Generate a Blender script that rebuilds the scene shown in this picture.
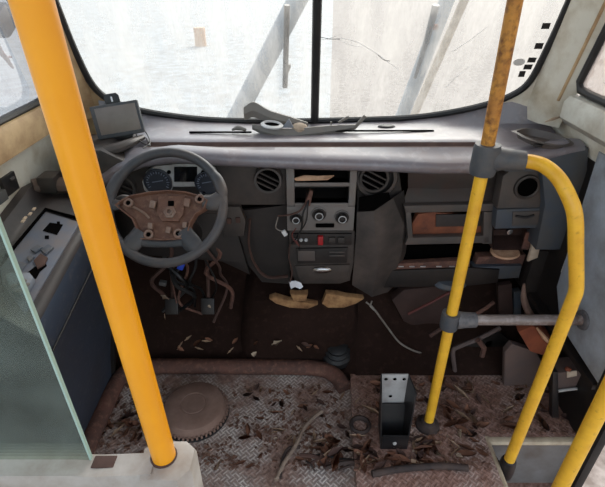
import bpy, bmesh, math, random
from mathutils import Vector, Matrix, noise

for o in list(bpy.data.objects):
    bpy.data.objects.remove(o)
C = bpy.context.scene.collection
S = bpy.context.scene
PI = math.pi

# ------------------------------------------------------------------ camera
EYE, PITCH, FPX = 1.6, math.radians(31), 454.0
cd = bpy.data.cameras.new('camera')
cd.sensor_fit = 'HORIZONTAL'; cd.sensor_width = 36.0
cd.lens = 36.0 * FPX / 605.0
cd.clip_start = 0.02; cd.clip_end = 200
cam = bpy.data.objects.new('camera', cd); C.objects.link(cam)
cam.location = (0, 0, EYE); cam.rotation_euler = (PI/2 - PITCH, 0, 0)
S.camera = cam

# ------------------------------------------------------------------ daylight
w = bpy.data.worlds.new('sky'); S.world = w; w.use_nodes = True
wn = w.node_tree; wn.nodes.clear()
wo = wn.nodes.new('ShaderNodeOutputWorld'); bg = wn.nodes.new('ShaderNodeBackground')
sky = wn.nodes.new('ShaderNodeTexSky'); sky.sky_type = 'NISHITA'; sky.sun_disc = False
sky.sun_elevation = math.radians(38); sky.sun_rotation = math.radians(20)
sky.dust_density = 4.0; sky.air_density = 1.3; sky.altitude = 100
bg.inputs['Strength'].default_value = 0.40
hs = wn.nodes.new('ShaderNodeHueSaturation'); hs.inputs['Saturation'].default_value = .5
wn.links.new(sky.outputs[0], hs.inputs['Color']); wn.links.new(hs.outputs[0], bg.inputs[0]); wn.links.new(bg.outputs[0], wo.inputs[0])
S.view_settings.view_transform = 'Standard'; S.view_settings.look = 'None'
S.view_settings.gamma = 1.0; S.view_settings.use_curve_mapping = False
S.view_settings.exposure = 0.38

# ------------------------------------------------------------------ helpers
def at(px, py, x=None, y=None, z=None, t=None):
    """the point of the place that the photograph shows at (px, py), on a known plane of the place"""
    a = (px - 302.5) / FPX; u = (243.5 - py) / FPX
    d = Vector((a, math.cos(PITCH) + u*math.sin(PITCH), -math.sin(PITCH) + u*math.cos(PITCH)))
    if t is None:
        t = x/d.x if x is not None else y/d.y if y is not None else (z - EYE)/d.z
    return Vector((0, 0, EYE)) + d*t

def hexl(h):
    h = h.lstrip('#'); out = []
    for i in (0, 2, 4):
        c = int(h[i:i+2], 16)/255
        out.append(c/12.92 if c <= .04045 else ((c+.055)/1.055)**2.4)
    return (*out, 1.0)

MATS = {}
def mat(name, col, rough=.6, metal=0.0, dirt=None, amount=.5, scale=9.0, bump=0.0, bscale=60.0, spec=.5, contrast=.18, dirt2=None, amount2=.55, scale2=30):
    m = bpy.data.materials.new(name); m.use_nodes = True
    n = m.node_tree.nodes; L = m.node_tree.links
    p = n['Principled BSDF']
    p.inputs['Roughness'].default_value = rough; p.inputs['Metallic'].default_value = metal
    p.inputs['Specular IOR Level'].default_value = spec
    p.inputs['Base Color'].default_value = hexl(col)
    tc = n.new('ShaderNodeTexCoord')
    src = None
    def layer(src, col0, dcol, amt, sc, con):
        nz = n.new('ShaderNodeTexNoise'); nz.inputs['Scale'].default_value = sc
        nz.inputs['Detail'].default_value = 6; nz.inputs['Roughness'].default_value = .62
        L.new(tc.outputs['Object'], nz.inputs['Vector'])
        r = n.new('ShaderNodeValToRGB')
        r.color_ramp.elements[0].position = max(0, .5 - con + (.5-amt)*.6); r.color_ramp.elements[1].position = min(1, .5 + con + (.5-amt)*.6)
        L.new(nz.outputs['Fac'], r.inputs['Fac'])
        mx = n.new('ShaderNodeMix'); mx.data_type = 'RGBA'
        if src is None: mx.inputs[6].default_value = hexl(col0)
        else: L.new(src, mx.inputs[6])
        mx.inputs[7].default_value = hexl(dcol)
        L.new(r.outputs['Color'], mx.inputs[0])
        return mx.outputs[2]
    if dirt: src = layer(None, col, dirt, amount, scale, contrast)
    if dirt2: src = layer(src, col, dirt2, amount2, scale2, .12)
    if src is not None: L.new(src, p.inputs['Base Color'])
    if bump:
        nz = n.new('ShaderNodeTexNoise'); nz.inputs['Scale'].default_value = bscale; nz.inputs['Detail'].default_value = 5
        L.new(tc.outputs['Object'], nz.inputs['Vector'])
        b = n.new('ShaderNodeBump'); b.inputs['Strength'].default_value = bump; b.inputs['Distance'].default_value = .004
        L.new(nz.outputs['Fac'], b.inputs['Height']); L.new(b.outputs['Normal'], p.inputs['Normal'])
    MATS[name] = m
    return m

def glass_mat(name, tint, dirt, dirt_lo, dirt_hi, scale=5, rough=.02, stretch=(1, 1, 1), shiny=.5):
    m = bpy.data.materials.new(name); m.use_nodes = True
    n = m.node_tree.nodes; L = m.node_tree.links; n.clear()
    out = n.new('ShaderNodeOutputMaterial')
    tr = n.new('ShaderNodeBsdfTransparent'); tr.inputs[0].default_value = hexl(tint)
    gl = n.new('ShaderNodeBsdfGlossy'); gl.inputs['Roughness'].default_value = rough
    fr = n.new('ShaderNodeFresnel'); fr.inputs['IOR'].default_value = 1.3
    ml = n.new('ShaderNodeMath'); ml.operation = 'MULTIPLY'; ml.inputs[1].default_value = shiny
    L.new(fr.outputs[0], ml.inputs[0])
    mx = n.new('ShaderNodeMixShader'); L.new(ml.outputs[0], mx.inputs[0]); L.new(tr.outputs[0], mx.inputs[1]); L.new(gl.outputs[0], mx.inputs[2])
    di = n.new('ShaderNodeBsdfDiffuse'); di.inputs[0].default_value = hexl(dirt)
    tl = n.new('ShaderNodeBsdfTranslucent'); tl.inputs[0].default_value = hexl(dirt)
    md = n.new('ShaderNodeMixShader'); md.inputs[0].default_value = .65; L.new(di.outputs[0], md.inputs[1]); L.new(tl.outputs[0], md.inputs[2])
    tc = n.new('ShaderNodeTexCoord'); mp = n.new('ShaderNodeMapping'); mp.inputs['Scale'].default_value = stretch
    L.new(tc.outputs['Object'], mp.inputs['Vector'])
    nz = n.new('ShaderNodeTexNoise'); nz.inputs['Scale'].default_value = scale; nz.inputs['Detail'].default_value = 9; nz.inputs['Roughness'].default_value = .7
    L.new(mp.outputs[0], nz.inputs['Vector'])
    mr = n.new('ShaderNodeMapRange'); mr.inputs['From Min'].default_value = .32; mr.inputs['From Max'].default_value = .7
    mr.inputs['To Min'].default_value = dirt_lo; mr.inputs['To Max'].default_value = dirt_hi
    L.new(nz.outputs['Fac'], mr.inputs['Value'])
    m2 = n.new('ShaderNodeMixShader'); L.new(mr.outputs[0], m2.inputs[0]); L.new(mx.outputs[0], m2.inputs[1]); L.new(md.outputs[0], m2.inputs[2])
    L.new(m2.outputs[0], out.inputs[0])
    MATS[name] = m
    return m

def tread_mat(name, metal_col, dirt_col, amount):
    m = bpy.data.materials.new(name); m.use_nodes = True
    n = m.node_tree.nodes; L = m.node_tree.links; p = n['Principled BSDF']
    tc = n.new('ShaderNodeTexCoord')
    mp = n.new('ShaderNodeMapping'); mp.inputs['Rotation'].default_value = (0, 0, PI/4); L.new(tc.outputs['Object'], mp.inputs['Vector'])
    ck = n.new('ShaderNodeTexChecker'); ck.inputs['Scale'].default_value = 45
    ck.inputs['Color1'].default_value = (1, 1, 1, 1); ck.inputs['Color2'].default_value = (0, 0, 0, 1)
    L.new(mp.outputs[0], ck.inputs['Vector'])
    ws = []
    for ax in ('X', 'Y'):
        wv = n.new('ShaderNodeTexWave'); wv.bands_direction = ax; wv.inputs['Scale'].default_value = 45*3/6.2832*1.0
        L.new(mp.outputs[0], wv.inputs['Vector']); ws.append(wv)
    mx = n.new('ShaderNodeMix'); mx.data_type = 'FLOAT'
    L.new(ck.outputs['Color'], mx.inputs[0]); L.new(ws[0].outputs['Fac'], mx.inputs[2]); L.new(ws[1].outputs['Fac'], mx.inputs[3])
    rp = n.new('ShaderNodeMapRange'); rp.inputs['From Min'].default_value = .45; rp.inputs['From Max'].default_value = .8
    L.new(mx.outputs[0], rp.inputs['Value'])
    nz = n.new('ShaderNodeTexNoise'); nz.inputs['Scale'].default_value = 5.5; nz.inputs['Detail'].default_value = 8; nz.inputs['Roughness'].default_value = .68
    L.new(tc.outputs['Object'], nz.inputs['Vector'])
    r = n.new('ShaderNodeMapRange'); r.inputs['From Min'].default_value = .62 - amount*.4; r.inputs['From Max'].default_value = .80 - amount*.4
    L.new(nz.outputs['Fac'], r.inputs['Value'])
    # ridges get a lighter metal colour than the hollows
    hi = n.new('ShaderNodeMix'); hi.data_type = 'RGBA'; hi.inputs[6].default_value = hexl(metal_col[0]); hi.inputs[7].default_value = hexl(metal_col[1])
    L.new(rp.outputs[0], hi.inputs[0])
    dm = n.new('ShaderNodeTexNoise'); dm.inputs['Scale'].default_value = 45; dm.inputs['Detail'].default_value = 6
    L.new(tc.outputs['Object'], dm.inputs['Vector'])
    dc = n.new('ShaderNodeMix'); dc.data_type = 'RGBA'; dc.inputs[6].default_value = hexl(dirt_col[0]); dc.inputs[7].default_value = hexl(dirt_col[1])
    rr = n.new('ShaderNodeMapRange'); rr.inputs['From Min'].default_value = .38; rr.inputs['From Max'].default_value = .62
    L.new(dm.outputs['Fac'], rr.inputs['Value']); L.new(rr.outputs[0], dc.inputs[0])
    fin = n.new('ShaderNodeMix'); fin.data_type = 'RGBA'
    L.new(r.outputs[0], fin.inputs[0]); L.new(hi.outputs[2], fin.inputs[6]); L.new(dc.outputs[2], fin.inputs[7])
    L.new(fin.outputs[2], p.inputs['Base Color'])
    p.inputs['Roughness'].default_value = .62; p.inputs['Metallic'].default_value = .15
    b = n.new('ShaderNodeBump'); b.inputs['Strength'].default_value = .7; b.inputs['Distance'].default_value = .003
    ad = n.new('ShaderNodeMath'); ad.operation = 'ADD'; L.new(rp.outputs[0], ad.inputs[0]); L.new(dm.outputs['Fac'], ad.inputs[1])
    L.new(ad.outputs[0], b.inputs['Height']); L.new(b.outputs['Normal'], p.inputs['Normal'])
    MATS[name] = m
    return m

def V(*a): return Vector(a)

def catmull(pts, n=6):
    P = [Vector(p) for p in pts]
    if len(P) < 3: return P
    out = []
    for i in range(len(P)-1):
        a = P[i-1] if i else P[0]*2 - P[1]
        b, c = P[i], P[i+1]
        d = P[i+2] if i+2 < len(P) else P[-1]*2 - P[-2]
        for k in range(n):
            t = k/n
            out.append(.5*((2*b) + (c-a)*t + (2*a-5*b+4*c-d)*t*t + (3*b-a-3*c+d)*t**3))
    out.append(P[-1])
    return out

class MB:
    def __init__(self): self.bm = bmesh.new()
    def face(self, pts):
        try: return self.bm.faces.new([self.bm.verts.new(p) for p in pts])
        except ValueError: return None
    def box(self, c, s, rot=None, bevel=0.0, taper=None):
        r = bmesh.ops.create_cube(self.bm, size=1.0); vs = r['verts']
        for v in vs:
            v.co = Vector((v.co.x*s[0], v.co.y*s[1], v.co.z*s[2]))
            if taper and v.co.z > 0: v.co.x *= taper; v.co.y *= taper
        if bevel:
            es = list({e for v in vs for e in v.link_edges})
            b = bmesh.ops.bevel(self.bm, geom=es, offset=bevel, segments=2, profile=.6, affect='EDGES')
            vs = list({v for f in b['faces'] for v in f.verts} | {v for v in vs if v.is_valid})
        M = Matrix.Translation(Vector(c)) @ (rot.to_4x4() if rot else Matrix())
        for v in vs: v.co = M @ v.co
        return self
    def tube(self, pts, r, n=10, smooth=0, caps=True, flat=1.0, up=None, closed=False):
        P = catmull(pts, smooth) if smooth else [Vector(p) for p in pts]
        k = len(P); rings = []
        R = r if isinstance(r, (list, tuple)) else None
        prev = None
        for i, p in enumerate(P):
            if closed: tg = (P[(i+1) % k] - P[i-1]).normalized()
            else: tg = (P[min(i+1, k-1)] - P[max(i-1, 0)]).normalized()
            if up is not None: a = Vector(up)
            elif prev is not None: a = prev
            else: a = Vector((0, 0, 1)) if abs(tg.z) < .9 else Vector((1, 0, 0))
            a = (a - tg*a.dot(tg))
            a = a.normalized() if a.length > 1e-6 else tg.orthogonal().normalized()
            prev = a; b = tg.cross(a)
            if R: f = i/(k-1)*(len(R)-1); j = min(int(f), len(R)-2); rad = R[j] + (R[j+1]-R[j])*(f-j)
            else: rad = r
            rings.append([self.bm.verts.new(p + a*rad*flat*math.cos(2*PI*q/n) + b*rad*math.sin(2*PI*q/n)) for q in range(n)])
        m = k if closed else k-1
        for i in range(m):
            A, B = rings[i], rings[(i+1) % k]
            for q in range(n):
                self.bm.faces.new((A[q], A[(q+1) % n], B[(q+1) % n], B[q]))
        if caps and not closed:
            self.bm.faces.new(rings[0][::-1]); self.bm.faces.new(rings[-1])
        return self
    def lathe(self, prof, o, axis=(0, 0, 1), n=32, sx=1.0, sz=1.0):
        ax = Vector(axis).normalized()
        u = Vector((1, 0, 0)); u = (u - ax*u.dot(ax))
        u = u.normalized() if u.length > 1e-3 else Vector((0, 1, 0))
        v = ax.cross(u); rings = []
        for (r, h) in prof:
            if r <= 1e-6: rings.append([self.bm.verts.new(Vector(o) + ax*h)])
            else: rings.append([self.bm.verts.new(Vector(o) + ax*h + u*r*sx*math.cos(2*PI*q/n) + v*r*sz*math.sin(2*PI*q/n)) for q in range(n)])
        for A, B in zip(rings, rings[1:]):
            for q in range(n):
                a = [A[q % len(A)], A[(q+1) % len(A)], B[(q+1) % len(B)], B[q % len(B)]]
                a = list(dict.fromkeys(a))
                if len(a) > 2:
                    try: self.bm.faces.new(a)
                    except ValueError: pass
        return self
    def prism(self, poly, vec, bevel=0.0):
        vec = Vector(vec)
        A = [self.bm.verts.new(Vector(p)) for p in poly]; B = [self.bm.verts.new(Vector(p)+vec) for p in poly]
        n = len(A); fs = [self.bm.faces.new(A), self.bm.faces.new(B[::-1])]
        for i in range(n): fs.append(self.bm.faces.new((A[i], B[i], B[(i+1) % n], A[(i+1) % n])))
        bmesh.ops.recalc_face_normals(self.bm, faces=fs)
        if bevel:
            es = list({e for f in fs[:2] for e in f.edges})
            bmesh.ops.bevel(self.bm, geom=es, offset=bevel, segments=2, profile=.6, affect='EDGES')
        return self
    def grid(self, rows, closed=False):
        G = [[self.bm.verts.new(Vector(p)) for p in r] for r in rows]
        for A, B in zip(G, G[1:]):
            m = len(A) if closed else len(A)-1
            for i in range(m):
                j = (i+1) % len(A)
                try: self.bm.faces.new((A[i], A[j], B[j], B[i]))
                except ValueError: pass
        return self
    def thicken(self, d):
        g = bmesh.ops.solidify(self.bm, geom=self.bm.faces[:], thickness=d)
        return self
    def build(self, name, m, parent=None, smooth=True, angle=40):
        bm = self.bm
        bmesh.ops.recalc_face_normals(bm, faces=bm.faces[:])
        me = bpy.data.meshes.new(name)
        ms = m if isinstance(m, (list, tuple)) else [m]
        for q in ms: me.materials.append(MATS[q])
        o = bpy.data.objects.new(name, me); C.objects.link(o)
        if parent is not None:
            inv = INV[parent.name]; bm.transform(inv); o.parent = parent; INV[o.name] = inv
        else:
            xs = [v.co for v in bm.verts]
            lo = Vector((min(c.x for c in xs), min(c.y for c in xs), min(c.z for c in xs)))
            hi = Vector((max(c.x for c in xs), max(c.y for c in xs), max(c.z for c in xs)))
            b = Vector(((lo.x+hi.x)/2, (lo.y+hi.y)/2, lo.z))
            bm.transform(Matrix.Translation(-b)); o.location = b; INV[o.name] = Matrix.Translation(-b)
        for f in bm.faces: f.smooth = smooth
        if smooth:
            for e in bm.edges:
                if len(e.link_faces) == 2 and e.calc_face_angle(0) > math.radians(angle): e.smooth = False
        bm.to_mesh(me); bm.free()
        return o
INV = {}

def tag(o, label, cat, group=None):
    o['label'] = label; o['category'] = cat
    if group: o['group'] = group
    return o
def thing(name, label, cat, loc, group=None):
    o = bpy.data.objects.new(name, None); C.objects.link(o); o.location = loc; o.empty_display_size = .05
    INV[o.name] = Matrix.Translation(-Vector(loc))
    return tag(o, label, cat, group)
def struct(o, label=None):
    o['kind'] = 'structure'
    if label: o['label'] = label
    return o
def rot(ax, deg): return Matrix.Rotation(math.radians(deg), 3, ax)

# ------------------------------------------------------------------ materials
mat('cream_paint', '#dcd8ca', .55, dirt='#a89678', amount=.33, scale=7, bump=.05)
mat('grey_wall', '#a9b2bd', .6, dirt='#6f6c68', amount=.4, scale=5)
mat('tan_sill', '#c2a67e', .6, dirt='#8a6a4a', amount=.4, scale=9, bump=.1)
mat('sill_cream', '#c9c8bd', .5, dirt='#9c9180', amount=.35, scale=10)
mat('rubber', '#141517', .55, dirt='#2c2a28', amount=.35)
mat('dash_top', '#75757c', .38, dirt='#7a6d6e', amount=.42, scale=6, bump=.05, bscale=220, dirt2='#8f8a8c', amount2=.25, scale2=26, spec=.8)
mat('dash_dark', '#2c2927', .5, dirt='#4a403a', amount=.4, scale=8, bump=.06, bscale=250)
mat('dash_black', '#151312', .5, dirt='#2a2320', amount=.4, scale=9)
mat('dash_mid', '#474442', .45, dirt='#5a4f49', amount=.4, scale=10, bump=.05, bscale=250)
mat('dash_slate', '#434a53', .5, dirt='#565149', amount=.35, scale=7)
mat('bezel', '#6f6c69', .45, dirt='#6b5f58', amount=.4, scale=14)
mat('silver', '#b0b2b2', .38, dirt='#8c857e', amount=.3, scale=16)
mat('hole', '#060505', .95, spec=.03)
mat('gutter_shade_brown', '#4a3833', .85, dirt='#5a463f', amount=.4, scale=20)  # brown of the gutter with the shade behind the brow put into it
mat('dash_gloss', '#4a4542', .3, dirt='#55403a', amount=.3, scale=6)
mat('dash_cheek', '#312d2b', .42, dirt='#5a4f49', amount=.35, scale=6)
mat('gauge_face', '#2a303a', .4)
mat('gauge_mark', '#6f7a8a', .5)
mat('screen', '#0a0d10', .15)
mat('screen_skylit', '#7a7068', .3, dirt='#6a6058', amount=.3, scale=12)  # pale tone puts the sky reflected on the monitor into its colour
mat('chrome', '#b8b8b8', .22, metal=1.0, dirt='#6a625c', amount=.3)
mat('red_switch', '#a01d22', .4)
mat('white_plastic', '#d6d6d4', .5)
mat('brown_carpet', '#2e201b', .92, dirt='#251914', amount=.5, scale=5, bump=.2, bscale=140, dirt2='#3a2923', amount2=.25, scale2=35, spec=.1)
mat('rust', '#6a463a', .8, dirt='#48342e', amount=.5, scale=12, bump=.4, bscale=60, dirt2='#7d5a4a', amount2=.32, scale2=45)
mat('rust_orange', '#8a4f33', .75, dirt='#5a3226', amount=.45, scale=14, bump=.2)
mat('rust_dark', '#573d34', .8, dirt='#3c2a24', amount=.5, scale=12, bump=.3)
mat('door_panel', '#3a4352', .5, dirt='#343841', amount=.45, scale=5, bump=.05, bscale=200, dirt2='#5a5b60', amount2=.22, scale2=40)
mat('console', '#292626', .55, dirt='#3f3430', amount=.42, scale=8, bump=.1)
mat('console_rim', '#4a403b', .6, dirt='#6a5548', amount=.42, scale=8, bump=.1)
mat('console_plate', '#646b78', .4, dirt='#7a6f6a', amount=.35, scale=9)
mat('rocker', '#545a64', .4, dirt='#6d665f', amount=.3, scale=30)
mat('pad_grey', '#7d838c', .42, dirt='#6f6862', amount=.3, scale=20)
mat('wheel_plastic', '#383a3e', .48, dirt='#5b514b', amount=.38, scale=9, bump=.08, bscale=250)
mat('hub_rust', '#73503f', .7, dirt='#553a30', amount=.45, scale=18, bump=.3, bscale=90, dirt2='#8a6855', amount2=.3, scale2=60)
mat('hub_metal', '#857063', .5, dirt='#6e4a38', amount=.4, scale=30)
mat('yellow_paint', '#f8a81a', .33, dirt='#ee9a14', amount=.4, scale=5, spec=.55)
mat('yellow_worn', '#f2bc34', .40, dirt='#dba02c', amount=.42, scale=16, dirt2='#a87428', amount2=.16, scale2=60)
mat('yellow_rusty', '#d6983a', .55, dirt='#aa7030', amount=.52, scale=14, dirt2='#6f431c', amount2=.38, scale2=50)
mat('clamp_grey', '#43474c', .6, dirt='#5f5a55', amount=.35, scale=18, bump=.2)
mat('clamp_worn', '#6d6a6a', .65, dirt='#3f4146', amount=.45, scale=40, bump=.3)
mat('alu', '#8f8682', .42, metal=.35, dirt='#6e5d55', amount=.5, scale=8, dirt2='#a59c98', amount2=.35, scale2=40)
mat('black_metal', '#161618', .42, dirt='#332c29', amount=.3, scale=12)
mat('plate_grey', '#b4b3b0', .4, dirt='#8f8782', amount=.3, scale=15)
mat('cover_brown', '#94796c', .7, dirt='#74594c', amount=.45, scale=8, bump=.15, dirt2='#82695c', amount2=.3, scale2=35)
mat('partition_grey', '#b9b4ac', .5, dirt='#8d7f70', amount=.35, scale=9)
mat('trim_plastic', '#73706b', .55, dirt='#7d766d', amount=.4, scale=14)
mat('foam', '#b0885c', .9, dirt='#6e4a30', amount=.45, scale=25, bump=.5, bscale=120)
mat('paper', '#e6e8ee', .7)
mat('card', '#cfa888', .75, dirt='#9a6e50', amount=.4, scale=20)
mat('glass_edge', '#a9c4b8', .25)
mat('wire_black', '#121212', .5)
mat('wire_red', '#5a2620', .55)
mat('wire_grey', '#8b857d', .55, dirt='#6a5d52', amount=.4, scale=20)
mat('wire_blue', '#2446b8', .45)
mat('leaf_brown', '#8a5e46', .8, dirt='#6a4636', amount=.5, scale=40)
mat('leaf_pale', '#b89c80', .8, dirt='#8a705c', amount=.45, scale=40)
mat('shard_pale', '#b8a58f', .7, dirt='#8f7a66', amount=.4, scale=30)
mat('litter', '#7a5a4a', .95, dirt='#5a4034', amount=.5, scale=30, bump=.4, dirt2='#6a5245', amount2=.3, scale2=80)
mat('hose', '#2a2322', .8, dirt='#4a3b34', amount=.5, scale=18)
mat('rope', '#9b8877', .85, dirt='#6b5a4e', amount=.4, scale=30)
mat('ceiling', '#b5b2aa', .7)
mat('post_pale', '#7f8890', .6, dirt='#98a1a8', amount=.45, scale=6)
mat('ground', '#969896', .9, dirt='#84827f', amount=.42, scale=.8, dirt2='#a5a9aa', amount2=.42, scale2=3)
mat('ground_soil', '#776d66', .9, dirt='#5f544c', amount=.45, scale=1.2, dirt2='#8f867f', amount2=.42, scale2=9)
mat('nosing', '#c2b398', .5, dirt='#7d6652', amount=.42, scale=10)
mat('riser_grey', '#7d7c7a', .6, dirt='#615850', amount=.42, scale=7)
mat('orange_cloth', '#8a4a30', .9, dirt='#6a3524', amount=.4, scale=14)
mat('beige_box', '#c8b8a4', .6, dirt='#9a7a62', amount=.4, scale=14)
mat('casing_brown', '#33221d', .75, dirt='#45302a', amount=.4, scale=9)
mat('seat_dark', '#584b48', .7, dirt='#6a554c', amount=.4, scale=10)
tread_mat('tread_driver', ('#a3968e', '#e0d6cc'), ('#83685c', '#a5887a'), .55)
tread_mat('tread_platform', ('#917c72', '#cbb6aa'), ('#7d5c4e', '#9c7a6c'), .68)
glass_mat('windscreen_glass', '#e2e8ea', '#bdbdb9', .18, .58, 7, stretch=(1.6, 1, .4))
glass_mat('side_glass', '#eef2f6', '#eceff4', .12, .35, 4)
glass_mat('side_glass_dusty', '#e6e2de', '#d8cabf', .25, .7, 14)
glass_mat('partition_glass', '#d8e2de', '#9aa3a2', .03, .16, 12, shiny=1.0)

# ------------------------------------------------------------------ setting: floor
ZD = -0.05                                   # the driver's floor lies a little lower than the platform
YF = 1.56
m = MB(); m.box((-.36, .43, ZD-.02), (1.20, 2.28, .04)); o = struct(m.build('floor', 'tread_driver', smooth=False))
m = MB()
m.prism([(.20, 1.148, -.09), (1.13, 1.148, -.09), (1.13, 1.49, -.09), (.222, 1.49, -.09)], (0, 0, .09)); m.prism([(.18, -.70, -.09), (.735, -.70, -.09), (.735, 1.148, -.09), (.20, 1.148, -.09)], (0, 0, .09))
platform = struct(m.build('floor', 'tread_platform', smooth=False))
m = MB(); m.box((.9425, .2, -.30), (.415, 1.9, .04)); struct(m.build('floor', 'tread_platform', smooth=False))   # step below the door
# step edge: pale nosing along two sides, grey riser below
m = MB()
m.tube([(.735, 1.146, -.008), (1.12, 1.146, -.008)], .017, 8, up=(0, 0, 1), flat=.8)
m.tube([(.737, 1.16, -.006), (.737, .2, -.006)], .010, 8)
struct(m.build('trim_1', 'nosing'))
m = MB(); m.box((.93, 1.143, -.15), (.39, .008, .27)); m.box((.742, .66, -.15), (.010, .96, .27)); struct(m.build('trim_2', 'riser_grey', smooth=False))

# firewall and toe board under the dashboard
rows = []
prof = [(YF-.03, -.06), (YF+.06, -.02), (1.72, .16), (1.80, .34), (1.82, .70), (1.82, .98)]
for i in range(25):
    x = -.97 + 2.09*i/24
    pf = prof if x < .22 else [(1.478, -.05), (1.482, .006), (1.62, .08), (1.78, .34), (1.82, .70), (1.82, .98)]
    rows.append([(x, y + .012*noise.noise((x*4, j, 0))*(j > 1), z + .012*noise.noise((x*4, j, 5))*(j > 1)) for j, (y, z) in enumerate(pf)])
m = MB(); m.grid(rows); struct(m.build('wall_front', 'brown_carpet'))
# engine tunnel bulge below the centre stack
m = MB()
def sec(x, h, yy): return [(x, YF+.02, -.02), (x, yy, .0), (x, yy+.015, h*.55), (x, yy+.05, h), (x, 1.80, h+.08)]
m.grid([sec(-.31, .05, 1.66), sec(-.27, .26, 1.60), sec(-.22, .32, 1.575), sec(-.05, .335, 1.57), sec(.16, .33, 1.57), sec(.24, .30, 1.60), sec(.30, .05, 1.68)])
struct(m.build('trim_3', 'brown_carpet'))

# ------------------------------------------------------------------ setting: windscreen and body
def ys(x, z): return 1.95 - .15*x*x - .30*(z - 1.06)
edge = [(-.805, 1.95), (-.822, 1.70), (-.822, 1.468), (-.819, 1.355), (-.807, 1.244), (-.78, 1.183), (-.73, 1.143), (-.627, 1.102), (-.434, 1.063), (-.226, 1.047),
        (.054, 1.046), (.413, 1.065), (.608, 1.101), (.747, 1.148), (.823, 1.194), (.857, 1.247), (.870, 1.35), (.877, 1.469), (.882, 1.70), (.870, 1.95)]
E2 = [Vector((x, 0, z)) for x, z in edge]
loop = catmull(E2, 4)
top = [Vector((.870 - 1.675*k/16, 0, 1.95 + .03*math.sin(PI*k/16))) for k in range(1, 16)]
loop = loop + top
def onws(p, off=0.0): return Vector((p.x, ys(p.x, p.z) + off, p.z))
cen = Vector((.03, 0, 1.5))
m = MB()
rows = [[onws(cen + (p - cen)*max(k/8, .004)) for p in loop] for k in range(0, 9)]
m.grid(rows, closed=True)
win = struct(m.build('window_1', 'windscreen_glass'))
m = MB(); m.tube([onws(p, -.006) for p in loop], .013, 8, closed=True); m.build('gasket', 'rubber', win)
m = MB(); m.tube([onws(Vector((.052, 0, z)), -.008) for z in (1.045, 1.3, 1.6, 1.96)], .017, 8, up=(1, 0, 0)); m.build('divider_bar', 'rubber', win)
# cracks, scratches and the row of black stickers
def wsp(px, py, off=-.003):
    lo, hi = .5, 4.0
    for _ in range(50):
        t = (lo+hi)/2; q = at(px, py, t=t)
        if q.y < ys(q.x, q.z) + off: lo = t
        else: hi = t
    return q
for pts, r in (([(320, 37), (330, 39), (340, 39)], .0015), ([(320, 40), (328, 39), (336, 36)], .001), ([(340, 38), (354, 41), (364, 46), (380, 56), (388, 62), (399, 70)], .0010), ([(338, 39), (350, 45), (362, 47)], .0007), ([(378, 55), (384, 60), (390, 61)], .0016), ([(445, 88), (460, 74), (470, 66)], .0009), ([(452, 52), (470, 40), (487, 27)], .0009)):
    m = MB(); m.tube([wsp(*p) for p in pts], r*.8, 5, smooth=4); m.build('crack', 'clamp_worn' if r > .001 else 'white_plastic', win)
for (px, py, sw, sh) in ((546, 26, 8, 6), (539, 46, 8, 6), (532, 60, 8, 5), (528, 67, 8, 5), (522, 74, 6, 6)):
    m = MB(); c = [wsp(px-sw/2+1, py-sh/2, -.004), wsp(px+sw/2+1, py-sh/2, -.004), wsp(px+sw/2-1, py+sh/2, -.004), wsp(px-sw/2-1, py+sh/2, -.004)]
    m.prism(c, (0, .0015, 0)); m.build('sticker', 'rubber', win, smooth=False)
c = wsp(519, 62, -.004); m = MB(); m.lathe([(0, 0), (.021, 0), (.021, .0015), (0, .0015)], c, (0, -1, -.3), 20, sz=.65); q = m.build('sticker', 'white_plastic', win); q['label'] = 'pale oval sticker'

# body panel round the windscreen (the corner posts), then the two sides
outer = []
for p in loop:
    d = p - cen
    k = min((.985 if d.x < 0 else .965)/abs(d.x) if abs(d.x) > 1e-6 else 9, (.60 if d.z > 0 else .56)/abs(d.z) if abs(d.z) > 1e-6 else 9)
    outer.append(cen + d*max(k, 1.02))
m = MB(); m.grid([[onws(p, -.004) for p in loop], [onws(p, -.02) for p in [a*.5+b*.5 for a, b in zip(loop, outer)]], [onws(p, -.004) for p in outer]], closed=True)
t4 = struct(m.build('trim_4', ['cream_paint', 'tan_sill']))
for f in t4.data.polygons: f.material_index = 1 if f.center.x < -.6 else 0
def side_plan(z, s):
    """plan of a side wall: straight near the floor, drawn in towards the corner post above the sill"""
    k = min(1, max(0, (z-1.04)/.13))
    w0, w1 = (.96, .93) if s < 0 else (1.0, .95)
    yv = (-.7, .5, .93, 1.3, 1.45, 1.6, 1.83)
    base = [(w0, y) for y in yv]; tap = [(w1, y) for y in yv]
    return [(s*(a*(1-k)+c*k), b*(1-k)+d*k) for (a, b), (c, d) in zip(base, tap)]
def side_rows(zs, s, i0=0, i1=7): return [[(x, y, z) for x, y in side_plan(z, s)[i0:i1]] for z in zs]
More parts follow.
